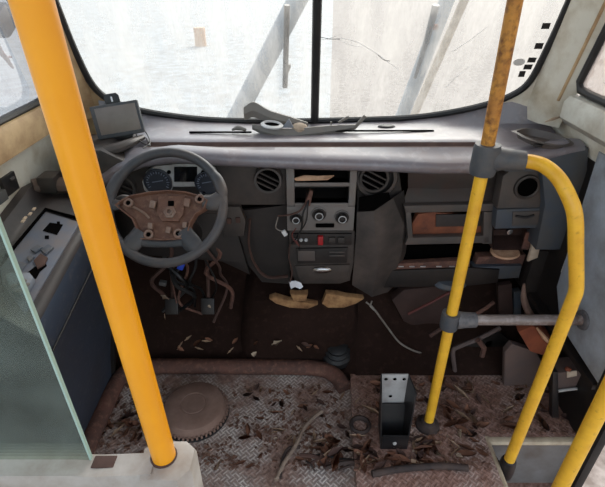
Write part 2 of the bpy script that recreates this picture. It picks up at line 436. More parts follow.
# left
m = MB(); m.grid(side_rows((-.3, .3, .88, 1.0, 1.15, 1.19), -1)); wl = struct(m.build('wall_left', 'cream_paint'))
def ledge(s, zc, h, dep, m):
    pl = side_plan(1.05, s)[0:6]
    m.tube([(x - s*dep*.4, y, zc) for x, y in pl], h, 10, up=(0, 0, 1), flat=1.0)
m = MB(); pl = side_plan(1.19, -1)
m.grid([[(x, y, 1.20) for x, y in pl], [(x+.026, y, 1.195) for x, y in pl], [(x+.034, y, 1.175) for x, y in pl], [(x+.026, y, 1.10) for x, y in pl], [(x+.0, y, 1.09) for x, y in pl]])
m.build('window_sill', 'tan_sill', wl)
def side_window(n, s, gm, sill):
    pl = side_plan(1.2, s)
    ys_ = [-.6, .5, .93, 1.30, 1.45, 1.55]
    def px(y):
        for (x0, y0), (x1, y1) in zip(pl, pl[1:]):
            if y0 <= y <= y1: return x0 + (x1-x0)*(y-y0)/(y1-y0)
        return pl[-1][0]
    def fy(z): return 1.70 - .20*(z - 1.20) if s < 0 else 1.625 - .35*(z - 1.24)
    def yy_(y, z): return -.6 + (y+.6)*(fy(z)+.6)/(1.55+.6)
    m = MB(); m.grid([[(px(yy_(y, z)), yy_(y, z), z) for y in ys_] for z in (sill, 1.5, 1.95)]); wv = struct(m.build('window_%d' % n, gm))
    m = MB(); lp = [(px(yy_(y, sill)) - s*.004, yy_(y, sill), sill+.004) for y in ys_[:-1]] + [(px(fy(z)+dy) - s*.004, fy(z)+dy, z) for z, dy in ((sill+.008, -.03), (sill+.03, -.004), (1.5, 0), (1.94, 0))]
    m.tube(lp, .014, 8); m.build('gasket', 'rubber', wv)
    # post between the side window and the windscreen
    m = MB(); rows = []
    for z in (1.10, 1.2, 1.5, 1.8, 2.1):
        e = .818 if s < 0 else .874
        yy = fy(z) - .01
        rows.append([(px(yy), yy, z), (s*(abs(px(yy))*.5 + e*.5 - .012), yy*.5 + ys(e, z)*.5 - .02, z), (s*(e-.0), ys(e, z) - .012, z)])
    m.grid(rows); pt = struct(m.build('trim_%d' % (n+3), 'tan_sill' if s < 0 else 'cream_paint'))
    if s > 0:
        m = MB(); m.tube([Vector(r_[1])*.6 + Vector(r_[0])*.4 + V(0, -.001, 0) for r_ in rows[1:4]], .0055, 8); q = m.build('groove', 'tan_sill', pt); q['label'] = 'brownish groove down the corner post'
    return wv
side_window(2, -1, 'side_glass', 1.20); side_window(3, 1, 'side_glass_dusty', 1.245)
# right
m = MB(); a_ = side_rows((.40, .6, .88, 1.04, 1.17, 1.24), 1, 2, 7)
for r_ in a_: r_[0] = (r_[0][0], 1.04, r_[0][2])
m.grid(a_); wr = struct(m.build('wall_right', ['cream_paint', 'dash_black']))
for f in wr.data.polygons:
    c_ = f.center + wr.location
    f.material_index = 1 if c_.y > 1.43 and c_.z < 1.10 or c_.z < .55 else 0
m = MB(); pl = side_plan(1.2, 1)[2:6]; pl[0] = (pl[0][0], 1.04)
m.grid([[(x, y, 1.237) for x, y in pl], [(x-.030, y, 1.232) for x, y in pl], [(x-.045, y, 1.212) for x, y in pl], [(x-.045, y, 1.16) for x, y in pl], [(x-.02, y, 1.135) for x, y in pl], [(x, y, 1.13) for x, y in pl]])
m.build('window_sill', 'sill_cream', wr)
m = MB(); m.prism([(.975, 1.045, .43), (.975, 1.32, .45), (.975, 1.41, .56), (.975, 1.44, 1.09), (.975, 1.045, 1.09)], (.02, 0, 0), .006); q = m.build('side_panel', 'grey_wall', wr); q['label'] = 'smooth grey panel'
m = MB(); m.prism([(1.10, 1.10, -.3), (1.10, 1.10, .41), (1.10, 1.80, .41), (1.10, 1.80, -.3)], (.03, 0, 0)); m.prism([(.965, 1.05, .40), (1.13, 1.05, .40), (1.13, 1.80, .40), (.965, 1.80, .40)], (0, 0, .02)); q = m.build('kick_panel', 'dash_black', wr); q['label'] = 'black lining below the grey panel'
m = MB(); m.box((1.12, 1.085, .06), (.035, .03, .70), bevel=.008); m.box((.985, 1.03, 1.25), (.03, .03, 1.7), bevel=.008); m.build('door_seal', 'rubber', wr)
m = MB(); m.grid([[(x, y, 2.1) for y in (.2, .6, 1.3, 1.70)] for x in (-.98, 0, .98)]); struct(m.build('ceiling', 'ceiling'))  # unseen ceiling, put in and cut short to control the sky light
# ground outside
m = MB(); m.grid([[(x + .06*y, y, -.78) for y in (-14, 0, 8, 20, 60)] for x in (-40, -10, 0)]); struct(m.build('ground', 'ground'))
m = MB(); m.grid([[(x + (.06*y if x == 0 else 0), y, -.78) for y in (-14, 0, 8, 20, 60)] for x in (0, 10, 40)]); struct(m.build('ground', 'ground_soil'))

# ------------------------------------------------------------------ DASHBOARD
dash = thing('dashboard', 'long grey dashboard with centre stack and missing glove box under the windscreen', 'dashboard', (0, 1.70, .45))
def lerp_tab(tab, x):
    if x <= tab[0][0]: return tab[0][1]
    for (a, b), (c, d) in zip(tab, tab[1:]):
        if x <= c: return b + (d-b)*(x-a)/(c-a)
    return tab[-1][1]
brow = [(-.80, .93), (-.722, .958), (-.659, 1.0), (-.565, 1.033), (-.458, 1.050), (-.252, 1.037), (0, 1.026), (.27, 1.018), (.48, 1.008), (.66, 1.010), (.74, 1.03), (.80, 1.045), (.92, 1.075)]
basez = [(-.80, 1.17), (-.73, 1.135), (-.627, 1.094), (-.434, 1.054), (-.226, 1.038), (.054, 1.036), (.413, 1.056), (.608, 1.093), (.747, 1.14), (.823, 1.165), (.92, 1.17)]
rows = []
for i in range(61):
    x = -.80 + 1.77*i/60
    zb = lerp_tab(basez, x); zf = lerp_tab(brow, x); yb = ys(x, zb) - .006
    k = min(1, max(0, (x+.80)/.2)); side = 1-k*k*(3-2*k)
    ze = min(zb, 1.05)*.6 + zb*.4
    g = .0 if x > .70 else .016*min(1, (.70-x)/.06)
    rows.append([(x, yb, zb), (x, yb*.5+.88, ze*.7+1.05*.3 - .03*side), (x, 1.70, 1.052 + .1*(zb-1.05) - .05*side), (x, 1.655, 1.052 - .06*side), (x, 1.64, 1.052 - g - .06*side), (x, 1.60, 1.052 - g - .06*side),
                 (x, 1.588, max(zf, 1.04 - .1*side) + .012), (x, 1.55, zf+.020), (x, 1.515, zf+.014), (x, 1.50, zf), (x, 1.502, zf-.02), (x, 1.52, zf-.032), (x, 1.62, zf-.045)])
m = MB(); m.grid(rows); m.build('top_panel', 'dash_top', dash, angle=55)
def slit(x0, x1, y, z, wd=.010):
    m = MB(); m.box(((x0+x1)/2, y, z), (x1-x0, wd, .006), bevel=.002); return m.build('defroster_slot', 'hole', dash)
m = MB(); m.grid([[(-.58 + 1.24*i/40, 1.652, 1.050) for i in range(41)], [(-.58 + 1.24*i/40, 1.64, 1.0385) for i in range(41)], [(-.58 + 1.24*i/40, 1.602, 1.0385) for i in range(41)], [(-.58 + 1.24*i/40, 1.594, 1.044) for i in range(41)]]); m.build('gutter', 'gutter_shade_brown', dash)
slit(-.445, -.20, 1.755, 1.056); slit(.06, .52, 1.77, 1.057)
m = MB(); m.lathe([(0, .004), (.030, .004), (.036, .0), (.036, -.01)], (.345, 1.845, 1.053), (0, 0, 1), 24, sz=.55); m.build('fixing_hole', 'dash_black', dash)
# tray at the right end of the top
m = MB(); a = [at(511, 131, z=1.105), at(527, 128, z=1.108), at(556, 134, z=1.10), at(574, 143, z=1.09), at(562, 147, z=1.086), at(532, 141, z=1.096)]
cc = sum(a, Vector())/6; cat_ = catmull(a + [a[0]], 5)[:-1]
m.grid([cat_, [p*.86 + cc*.14 + V(0, 0, .003) for p in cat_], [p*.75 + cc*.25 + V(0, 0, -.02) for p in cat_], [p*.05 + cc*.95 + V(0, 0, -.024) for p in cat_]], closed=True); m.build('tray', 'dash_mid', dash)
m = MB(); m.lathe([(0, .002), (.017, .002), (.017, -.004)], at(538, 145, z=1.085), (0, 0, 1), 20, sz=.5); m.build('fixing_hole', 'dash_black', dash)
# left end pod with raised lip and small box
m = MB(); m.tube([at(92, 157, y=1.52), at(102, 152, y=1.55), at(118, 148, y=1.57), at(130, 143, y=1.60), at(143, 137, y=1.66)], [.018, .022, .024, .02, .012], 10, smooth=4, flat=.8); m.build('tray_lip', 'dash_mid', dash)
m = MB(); m.prism([at(62, 152, y=1.52), at(100, 150, y=1.52), at(128, 163, y=1.52), at(118, 178, y=1.52), at(106, 215, y=1.52), at(62, 215, y=1.52)], (0, .2, 0), .008); m.build('end_pod', 'dash_dark', dash)
m = MB(); m.box(at(51, 182, y=1.47), (.06, .07, .06), bevel=.008); m.build('end_cap', 'dash_dark', dash)
# fascia panels round the openings
FY = 1.58
def fx(px, py): q = at(px, py, y=FY); return q.x, q.z
def panel(name, corners, m_, y=FY, dep=.03, bev=.004, parent=dash, smooth=True):
    m = MB(); m.prism([at(px, py, y=y) for px, py in corners], (0, dep, 0), bev); return m.build(name, m_, parent)
panel('fascia', [(104, 168), (222, 163), (286, 163), (286, 205), (232, 205), (222, 214), (140, 212), (104, 212)], 'dash_dark', 1.60)
panel('fascia', [(358, 164), (398, 164), (404, 206), (396, 230), (356, 236)], 'dash_black', 1.60)
def vent(px, py, r, y=1.565, fm='dash_mid'):
    c = at(px, py, y=y); m = MB()
    m.lathe([(r*.80, .006), (r*.84, .010), (r*.97, .010), (r, .004), (r*1.02, -.02)], c, (0, -1, 0), 32)
    v = m.build('air_vent', fm, dash)
    m = MB(); m.lathe([(r*.82, .006), (r*.80, -.018), (0, -.02)], c, (0, -1, 0), 28); m.build('vent_throat', 'hole', v)
    for k in (-.45, -.08, .28):
        m = MB(); hw = r*.78*math.sqrt(1-k*k*.9); R_ = rot('Y', 28)
        m.box(c + R_ @ V(0, -.002, k*r), (2*hw, .014, .005), R_, .001); m.build('vent_fin', 'dash_dark', v)
    return v
vent(268, 180, .052); vent(374, 178, .056, fm='dash_dark'); vent(121, 188, .058, 1.59)
m = MB(); c = at(377, 179, y=1.575); m.lathe([(.062, .004), (.075, .0), (.082, -.012), (.085, -.04)], c, (0, -1, 0), 32); m.build('vent_housing', 'dash_mid', dash)
panel('shelf_slot', [(359, 198), (389, 193), (391, 200), (373, 209), (359, 211)], 'hole', 1.548, .01)
# ---- instrument cluster
clu = MB(); s_ = 1.56
clu.prism([at(*p, y=s_) for p in ((142, 182), (146, 172), (155, 166), (172, 165), (173, 164), (205, 164), (214, 170), (219, 180), (216, 193), (208, 200), (200, 194), (176, 194), (170, 198), (150, 196), (144, 190))], (0, .03, 0), .003)
clu = clu.build('instrument_cluster', 'silver', dash)
for (px, py, r) in ((158, 182, .046), (207, 183, .040)):
    c = at(px, py, y=s_-.002); m = MB(); m.lathe([(0, .002), (r, .002), (r*1.06, .006), (r*1.14, .004), (r*1.14, -.004)], c, (0, -1, 0), 32); g = m.build('gauge', 'gauge_face', clu)
    m = MB()
    for k in range(17):
        a = math.radians(-120 + 15*k); R_ = rot('Y', math.degrees(a))
        m.box(c + R_ @ V(0, -.004, r*.82), (.0028, .002, .010 if k % 2 == 0 else .006), R_)
    m.box(c + V(0, -.004, .004), (.003, .002, r*.9), rot('Y', -100))
    m.build('gauge_marks', 'gauge_mark', clu, smooth=False)
m = MB(); m.prism([at(*p, y=s_-.004) for p in ((174, 167), (197, 167), (197, 182), (174, 182))], (0, .01, 0), .002); m.build('display', 'screen', clu)
m = MB(); m.prism([at(*p, y=s_-.004) for p in ((173, 187), (196, 187), (201, 196), (169, 196))], (0, .01, 0), .002); m.build('lower_window', 'dash_black', clu)
for (px, py) in ((169, 172), (203, 172), (204, 193)):
    m = MB(); m.lathe([(0, .004), (.007, .004), (.007, -.002)], at(px, py, y=s_-.002), (0, -1, 0), 14); m.build('screw_hole', 'hole', clu)
# ---- centre stack: frame, two open slots, heater controls, switches, drawer
X0, X1 = -.060, .200
st = MB()
def bar(x0, x1, z0, z1, y=1.555, dep=.05): st.box(((x0+x1)/2, y+dep/2, (z0+z1)/2), (x1-x0, dep, z1-z0), bevel=.003)
bar(X0, -.030, .832, .992); bar(.174, X1, .832, .992); bar(-.03, .174, .982, .994); bar(-.03, .174, .912, .927); bar(-.03, .174, .828, .843)
bar(X0, X1, .724, .830)
stack = st.build('centre_stack', 'bezel', dash)
for z0, z1 in ((.843, .912), (.927, .982)):
    m = MB(); a = [(-.03, z0), (.174, z0), (.174, z1), (-.03, z1)]
    m.grid([[(x, 1.562, z) for x, z in a + a[:1]], [(x, 1.70, z) for x, z in a + a[:1]], [(.07 + (x-.07)*.02, 1.701, (z0+z1)/2 + (z-(z0+z1)/2)*.02) for x, z in a + a[:1]]]); m.build('open_slot', 'dash_black', stack, smooth=False)
def knob(px, py, r):
    c = at(px, py, y=1.553); m = MB()
    m.lathe([(r*1.45, 0), (r*1.4, .004), (r*1.05, .005), (r, .018), (r*.86, .022), (r*.60, .022), (r*.55, .016), (0, .016)], c, (0, -1, 0), 28); k = m.build('heater_knob', 'dash_black', stack)
    m = MB(); m.lathe([(r*.62, .020), (r*.66, .0235), (r*.82, .0235), (r*.88, .020)], c, (0, -1, 0), 28); m.build('knob_ring', 'silver', k)
    m = MB(); m.lathe([(r*1.38, .003), (r*1.42, .0055), (r*1.52, .0045), (r*1.55, .0)], c, (0, -1, 0), 28); m.build('knob_dial', 'bezel', k)
    m = MB(); m.lathe([(0, .0175), (r*.53, .0175)], c, (0, -1, 0), 20); m.build('knob_cap', 'dash_black', k)
knob(296, 218, .017); knob(319, 214, .019); knob(342, 217, .019)
m = MB(); c = at(325, 225.5, y=1.551); m.box(c, (.072, .008, .016), bevel=.003); m.build('slider_slot', 'hole', stack)
# lower stack
m = MB(); m.prism([at(*p, y=1.575) for p in ((289, 231), (355, 231), (354, 262), (350, 281), (340, 284), (296, 284), (290, 270))], (0, .10, 0), .006); low = m.build('lower_stack', 'dash_dark', stack)
m = MB(); m.prism([at(*p, y=1.565) for p in ((291, 234), (352, 234), (352, 245), (291, 245))], (0, .02, 0), .003); m.build('switch_row', 'dash_black', stack)
for px in (295, 301, 306):
    m = MB(); m.lathe([(0, .006), (.006, .005), (.008, 0)], at(px, 240, y=1.564), (0, -1, 0), 12); m.build('switch_button', 'silver', stack)
m = MB(); m.box(at(320.5, 240, y=1.560), (.022, .02, .040), bevel=.004); q = m.build('hazard_switch', 'red_switch', stack); q['label'] = 'red hazard light switch'
for px in (332, 341):
    m = MB(); m.box(at(px, 240, y=1.561), (.026, .012, .026), bevel=.003); m.build('switch_button', 'dash_dark', stack)
m = MB(); m.prism([at(*p, y=1.566) for p in ((296, 249), (348, 248), (347, 263), (297, 264))], (0, .02, 0), .004); rad = m.build('radio_panel', 'dash_black', stack)
m = MB(); m.prism([at(*p, y=1.562) for p in ((298, 251), (315, 251), (315, 261), (298, 261))], (0, .01, 0), .003); m.build('radio_cover', 'dash_mid', rad)
for py in (252, 255.5): 
    m = MB(); m.box(at(337, py, y=1.563), (.062, .006, .006), bevel=.001); m.build('radio_line', 'dash_mid', rad)
m = MB(); m.prism([at(*p, y=1.566) for p in ((295, 266), (350, 265), (348, 279), (340, 281), (299, 281))], (0, .02, 0), .005); dr = m.build('drawer', 'dash_dark', stack)
m = MB(); c = at(322, 270, y=1.563); m.lathe([(0, .010), (.026, .008), (.040, .002), (.042, -.004)], c, (0, -1, 0), 24, sz=.40); m.build('drawer_pull', 'chrome', dr)
# torn-open side of the stack (left) with bent bracket strip
m = MB(); m.prism([at(*p, y=1.62) for p in ((232, 212), (288, 205), (290, 284), (262, 282), (246, 262), (238, 240))], (0, .02, 0)); m.build('side_opening', 'dash_black', dash)
m = MB(); m.tube([at(250, 219, y=1.58), at(249, 246, y=1.58), at(256, 266, y=1.58), at(268, 277, y=1.58), at(288, 276, y=1.58)], .011, 8, smooth=4, flat=.4); m.build('bracket_strip', 'rust_dark', dash)
m = MB(); m.prism([at(*p, y=1.58) for p in ((222, 207), (240, 207), (246, 222), (244, 236), (224, 238))], (0, .03, 0), .004); m.build('switch_panel', 'dash_dark', dash)
for px, py in ((229, 221), (238, 220)):
    m = MB(); m.box(at(px, py, y=1.577), (.018, .01, .024), bevel=.003); m.build('blank_switch', 'rust_dark', dash)
# knee panel (driver's side, lower)
m = MB(); m.prism([at(*p, y=1.60) for p in ((104, 212), (232, 214), (246, 262), (250, 275), (222, 262), (150, 256), (106, 250))], (0, .04, 0), .006); m.build('knee_panel', 'dash_black', dash)
# ---- angled cheek right of the stack
m = MB()
m.grid([[at(357, 212, y=1.56), at(374, 211, y=1.550), at(393, 198, y=1.565), at(404, 190, y=1.60)],
        [at(356, 235, y=1.56), at(375, 232, y=1.535), at(404, 225, y=1.58), at(408, 228, y=1.61)],
        [at(354, 262, y=1.57), at(378, 262, y=1.545), at(402, 252, y=1.59), at(406, 252, y=1.62)],
        [at(352, 285, y=1.59), at(372, 297, y=1.57), at(388, 292, y=1.61), at(394, 286, y=1.64)]])
m.build('stack_cheek', 'dash_cheek', dash, angle=12)
# ---- passenger side: hollow upper shelf, glove box frame, lower bars
m = MB(); g0 = [(408, 168), (440, 169), (484, 170)]; 
m.grid([[at(402, 166, y=1.57), at(440, 168, y=1.57), at(505, 170, y=1.57)], [at(408, 169, y=1.62), at(440, 171, y=1.62), at(498, 172, y=1.62)],
        [at(408, 188, y=1.645), at(440, 189, y=1.65), at(498, 187, y=1.645)], [at(403, 203, y=1.61), at(440, 204, y=1.61), at(498, 200, y=1.61)], [at(404, 206, y=1.58), at(440, 207, y=1.58), at(497, 204, y=1.58)]])
m.build('upper_shelf', 'dash_gloss', dash)
fr = MB()
def pbar(a, b, c, d, y=1.57, dep=.03): fr.prism([at(*p, y=y) for p in (a, b, c, d)], (0, dep, 0), .003)
pbar((404, 206), (498, 204), (497, 211), (406, 213)); pbar((406, 213), (411, 212), (413, 238), (408, 240)); pbar((408, 238), (490, 236), (489, 243), (405, 245)); pbar((484, 212), (493, 212), (492, 244), (483, 244))
gf = fr.build('glove_box_frame', 'dash_mid', dash)
m = MB(); a = [(411, 212), (486, 211), (485, 238), (413, 239)]
m.grid([[at(*p, y=1.575) for p in a + a[:1]], [at(*p, y=1.575) + V(0, .14, 0) for p in a + a[:1]], [at(448, 226, y=1.575) + V(0, .142, 0)]*5]); bmesh.ops.remove_doubles(m.bm, verts=m.bm.verts[:], dist=1e-5)
m.build('glove_box_liner', 'rust_dark', gf, smooth=False)
m = MB(); m.prism([at(*p, y=1.605) for p in ((412, 224), (418, 214), (434, 212), (452, 214), (470, 220), (484, 218), (485, 239), (413, 239))], (0, .03, 0), .004); m.build('foam_lining', 'rust_orange', gf)
m = MB(); m.prism([at(*p, y=1.598) for p in ((436, 215), (482, 214), (482, 226), (436, 227))], (0, .008, 0), .002); m.build('inner_plate', 'console', gf)
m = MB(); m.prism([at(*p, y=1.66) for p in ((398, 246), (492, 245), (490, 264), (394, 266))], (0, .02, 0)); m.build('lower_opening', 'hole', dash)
m = MB(); m.prism([at(*p, y=1.60) for p in ((394, 264), (470, 260), (470, 267), (392, 270))], (0, .03, 0), .003); rs = m.build('lower_rail', 'rust', dash)
for px in (401, 412, 423, 439, 452):
    m = MB(); m.box(at(px, 266.5, y=1.598), (.022, .004, .004)); m.build('bare_metal_edge', 'plate_grey', rs, smooth=False)
m = MB(); m.prism([at(*p, y=1.59) for p in ((386, 271), (470, 268), (500, 270), (498, 283), (470, 286), (384, 288))], (0, .04, 0), .006); m.build('lower_bolster', 'dash_black', dash)
# right end pod: vent hole, ashtray drawer, slate end face
m = MB(); m.prism([at(*p, y=1.535) for p in ((503, 176), (514, 168), (540, 168), (546, 178), (546, 208), (497, 209))], (0, .06, 0), .008); pod = m.build('vent_pod', 'dash_mid', dash)
c = at(527, 187, y=1.533); m = MB(); m.lathe([(.034, -.03), (.036, .006), (.040, .009), (.047, .007), (.049, 0)], c, (0, -1, 0), 32); vv = m.build('air_vent', 'dash_dark', dash)
m = MB(); m.lathe([(.036, .004), (.035, .0), (0, .0)], c, (0, -1, 0), 28); m.build('vent_throat', 'hole', vv)
m = MB(); m.prism([at(*p, y=1.53) for p in ((497, 210), (545, 208), (544, 228), (495, 229))], (0, .08, 0), .005); dr = m.build('drawer', 'dash_slate', dash)
m = MB(); m.prism([at(*p, y=1.526) for p in ((513, 212), (542, 211), (541, 225), (512, 226))], (0, .01, 0), .003); m.build('drawer_front', 'dash_mid', dr)
m = MB(); m.tube([at(516, 216, y=1.522), at(526, 217.5, y=1.520), at(534, 215, y=1.522)], .005, 8, smooth=3); m.build('drawer_pull', 'dash_black', dr)
m = MB(); m.prism([at(*p, y=1.50) for p in ((541, 161), (589, 148), (586, 196), (573, 236), (570, 250), (536, 250), (545, 205))], (0, .10, 0), .006); m.build('end_face', 'dash_slate', dash)
m = MB(); m.prism([at(*p, y=1.505) for p in ((497, 163), (560, 157), (560, 164), (546, 172), (505, 172))], (0, .06, 0), .006); m.build('end_bridge', 'dash_slate', dash)
m = MB(); m.prism([at(*p, y=1.56) for p in ((536, 251), (570, 251), (561, 284), (562, 318), (556, 330), (530, 326), (525, 285))], (0, .06, 0), .006); q = m.build('lower_end_panel', 'dash_black', dash)
# open box below the pod
m = MB(); a = [(494, 230), (541, 229), (533, 250), (493, 250)]
m.grid([[at(*p, y=1.57) for p in a + a[:1]], [at(*p, y=1.57) + V(0, .12, 0) for p in a + a[:1]], [at(515, 240, y=1.57) + V(0, .122, 0)]*5]); bmesh.ops.remove_doubles(m.bm, verts=m.bm.verts[:], dist=1e-5)
m.build('open_bay', 'rust_dark', dash, smooth=False)
m = MB(); m.lathe([(0, .012), (.011, .010), (.013, 0)], at(509, 231, y=1.56), (0, -1, 0), 16); m.build('bay_catch', 'chrome', dash)
m = MB(); m.prism([at(*p, y=1.575) for p in ((526, 233), (535, 232), (530, 250), (522, 249))], (0, .01, 0), .002); m.build('bay_bracket', 'rust', dash)
m = MB(); m.lathe([(.055, -.008), (.062, .0), (.055, .006), (.045, .002), (0, .0)], at(505, 252, y=1.60), (0, -.25, 1), 28, sz=.7); m.build('drain_ring', 'card', dash)
m = MB(); m.prism([at(*p, y=1.62) for p in ((478, 257), (526, 255), (522, 267), (474, 268))], (0, .06, 0), .004); m.build('bay_floor', 'rust', dash)
m = MB(); m.prism([at(*p, y=1.60) for p in ((470, 267), (522, 266), (519, 278), (468, 281))], (0, .05, 0), .004); m.build('bay_bolster', 'dash_slate', dash)

# ------------------------------------------------------------------ STEERING WHEEL
WC = at(166, 206.5, t=1.42); TW = PITCH + math.radians(10); Nn = V(0, -math.cos(TW), math.sin(TW)); Uu = V(1, 0, 0); Vv = V(0, math.sin(TW), math.cos(TW))
wheel = thing('steering_wheel', 'grey steering wheel with its airbag missing and rusty hub exposed', 'steering wheel', WC)
K = 1.42/FPX
def wl_(px, py, n=0.0): return WC + Uu*((px-166)*K) + Vv*((207-py)*K) + Nn*n
m = MB(); R0 = 57
m.tube([wl_(166 + R0*math.cos(2*PI*k/72), 207 - R0*math.sin(2*PI*k/72)) for k in range(72)], .0155, 12, closed=True)
for a0, a1 in ((8, 38), (142, 172)):
    m.tube([wl_(166 + (R0+.6)*math.cos(math.radians(a0+(a1-a0)*k/10)), 207 - (R0+.6)*math.sin(math.radians(a0+(a1-a0)*k/10)), .002) for k in range(11)], [.012, .0185, .019, .0185, .012], 12)
m.build('rim', 'wheel_plastic', wheel)
for pts, rr in (([(203, 202), (213, 203), (224, 199)], [.018, .026, .034]), ([(120, 205), (112, 205), (107, 202)], [.014, .020, .030]),
                ([(184, 232), (193, 244), (201, 252)], [.026, .030, .024]), ([(143, 232), (135, 244), (127, 251)], [.026, .030, .024]), ):
    m = MB(); m.tube([wl_(px, py, -.002) for px, py in pts], rr, 14, smooth=4, up=Nn, flat=.55); m.build('spoke', 'wheel_plastic', wheel)
m = MB(); m.tube([wl_(px, py, -.004) for px, py in ((134, 240), (145, 243), (164, 244.5), (182, 243), (193, 240))], [.022, .015, .012, .015, .022], 10, smooth=4, up=Nn, flat=.8); m.build('lower_bridge', 'wheel_plastic', wheel)
hubp = [(115, 206), (122, 200), (130, 196), (150, 192), (168, 190.5), (186, 192), (200, 196), (209, 201), (206, 209), (197, 215), (192, 224), (190, 236), (184, 241), (165, 242), (142, 241), (138, 230), (133, 220), (124, 213)]
m = MB(); ring = [wl_(*p, .006) for p in hubp]; cc = wl_(164, 215, 0)
def sh(k, n): return [cc + (p - cc)*k + Nn*n for p in ring]
m.grid([sh(1.0, -.03), sh(1.0, 0.0), sh(.985, .005), sh(.95, .005), sh(.90, -.010), sh(.45, -.014), sh(.02, -.014)], closed=True); m.build('hub_tray', 'hub_rust', wheel, angle=30)
for px, py in ((129, 204), (200, 200), (151, 236), (180, 235)):
    m = MB(); m.lathe([(.014, -.012), (.015, .010), (.0125, .012), (.008, .010), (.007, -.004), (0, -.004)], wl_(px, py, 0), Nn, 18); b = m.build('mounting_boss', 'hub_metal', wheel)
    m = MB(); m.lathe([(0, .0085), (.0065, .0085)], wl_(px, py, 0), Nn, 14); m.build('bolt_hole', 'hole', b)
m = MB(); m.prism([wl_(*p, -.012) for p in ((157, 196), (184, 196), (184, 214), (179, 222), (163, 222), (157, 214))], Nn*.012, .004); m.build('hub_plate', 'hub_rust', wheel)
m = MB(); m.lathe([(.020, 0), (.020, .006), (.012, .007), (.012, .014), (.007, .014), (.006, .005), (0, .005)], wl_(170.5, 213, 0), Nn, 6); m.build('centre_nut', 'hub_metal', wheel)
m = MB(); m.box(wl_(171, 204, .002), (.018, .008, .016), rot('X', -31), .002); m.build('connector_hole', 'hole', wheel)
for px, py, a in ((153, 205, .012), (187, 203, .013), (152, 227, .010), (186, 226, .009), (170, 231, .010)):
    m = MB(); m.box(wl_(px, py, .0), (a*1.5, .02, a*2), rot('X', -31) @ rot('Y', (px*7) % 40 - 20), .003); m.build('hub_clip', 'hub_metal', wheel)
m = MB(); m.tube([wl_(133, 207, 0), wl_(145, 214, .006), wl_(150, 219, 0)], .004, 8, smooth=3); m.build('hub_spring', 'hub_metal', wheel)
m = MB(); m.tube([wl_(166, 212, -.03), wl_(166, 214, -.10), wl_(166, 216, -.30)], [.045, .05, .05], 18); m.build('steering_column', 'dash_black', wheel)
m = MB(); m.tube([wl_(152, 204, -.05), wl_(134, 199, -.035), wl_(120, 196, -.03), wl_(113, 197, -.03)], [.008, .010, .013, .009], 12, smooth=4); m.build('stalk_switch', 'dash_mid', wheel)
m = MB(); m.tube([wl_(182, 203, -.07), wl_(205, 196, -.07), wl_(214, 195, -.068)], [.008, .010, .012], 12, smooth=4); m.build('stalk_switch', 'dash_dark', wheel)

# ------------------------------------------------------------------ LEFT SIDE CONSOLE
con = thing('side_console', 'dirty grey driver side console with dark blue lower panel along the left wall', 'console', (-.80, 1.0, ZD))
def zc(y): return .88 + .20*(y - 1.2)          # the console top falls a little towards the rear
def atc(px, py, off=0.0):
    lo, hi = .3, 4.0
    for _ in range(50):
        t = (lo+hi)/2; q = at(px, py, t=t)
        if q.z > zc(q.y) + off: lo = t
        else: hi = t
    return q
rows = []
for y in (.50, .9, 1.2, 1.42, 1.48):
    Z = zc(y) - (.02 if y > 1.45 else 0)
    rows.append([(-.955, y, Z+.045), (-.925, y, Z+.045), (-.905, y, Z+.010), (-.895, y, Z), (-.715, y, Z), (-.700, y, Z-.006), (-.694, y, Z-.02)])
m = MB(); m.grid(rows); m.build('console_top', 'console', con, angle=50)
m = MB(); m.tube([(-.935, 1.45, zc(1.45)+.03), (-.90, 1.47, zc(1.47)+.022), (-.80, 1.475, zc(1.47)+.018), (-.71, 1.46, zc(1.45)+.01)], [.03, .036, .034, .03], 10, smooth=4, flat=.8); m.build('end_rim', 'console_rim', con)
m = MB(); m.grid([[(-.694, y, zc(y)-.018), (-.690, y, zc(y)-.03), (-.692, y, zc(y)-.12), (-.700, y, zc(y)-.135), (-.86, y, .12), (-.89, y, ZD)] for y in (.50, .9, 1.2, 1.48)]); m.build('lower_panel', 'door_panel', con, angle=60)
m = MB(); m.tube([(-.692, .52, zc(.52)-.128), (-.692, 1.47, zc(1.47)-.128)], .003, 6); m.build('panel_seam', 'dash_black', con)
m = MB(); m.prism([(-.955, 1.48, ZD), (-.88, 1.48, ZD), (-.70, 1.48, .76), (-.695, 1.48, .90), (-.955, 1.48, .92)], (0, .02, 0)); m.build('end_panel', 'dash_black', con)
pl_ = [atc(*p, .004) for p in ((44, 211), (80, 222), (25, 314), (2, 283), (0, 268))]
m = MB(); m.prism(pl_, (0, 0, -.006), .002); cp = m.build('control_plate', 'console_plate', con)
m = MB(); m.tube([atc(*p, .006) for p in ((2, 262), (46, 209), (84, 220))], .006, 6); m.build('plate_gap', 'hole', con)
def cplate(name, pts, m_, h=.006, par=None):
    m = MB(); m.prism([atc(*p, .004) for p in pts], (0, 0, h), .0012 if h > .003 else 0); return m.build(name, m_, par or con)
cplate('switch_opening', ((43, 231), (50, 223), (63, 225), (57, 235)), 'hole', .002)
cplate('screw_hole', ((57, 222), (60, 222), (60, 225), (57, 225)), 'hole', .002)
cplate('screw_hole', ((45, 236), (49, 236), (49, 239), (45, 239)), 'hole', .002)
cplate('switch_opening', ((25, 275), (34, 268), (45, 262), (47, 266), (40, 272), (36, 279), (26, 276)), 'hole', .002)
for p in (((31, 251), (38, 246), (43, 249), (36, 254)), ((41, 251), (49, 246), (54, 249), (46, 256)), ((27, 259), (32, 256), (35, 258), (30, 263)), ((14, 270), (19, 263), (27, 265), (22, 273))):
    cplate('rocker_switch', p, 'rocker', .007)
cplate('torn_switch', ((34, 262), (41, 255), (48, 259), (45, 266), (38, 270)), 'rust_dark', .006)
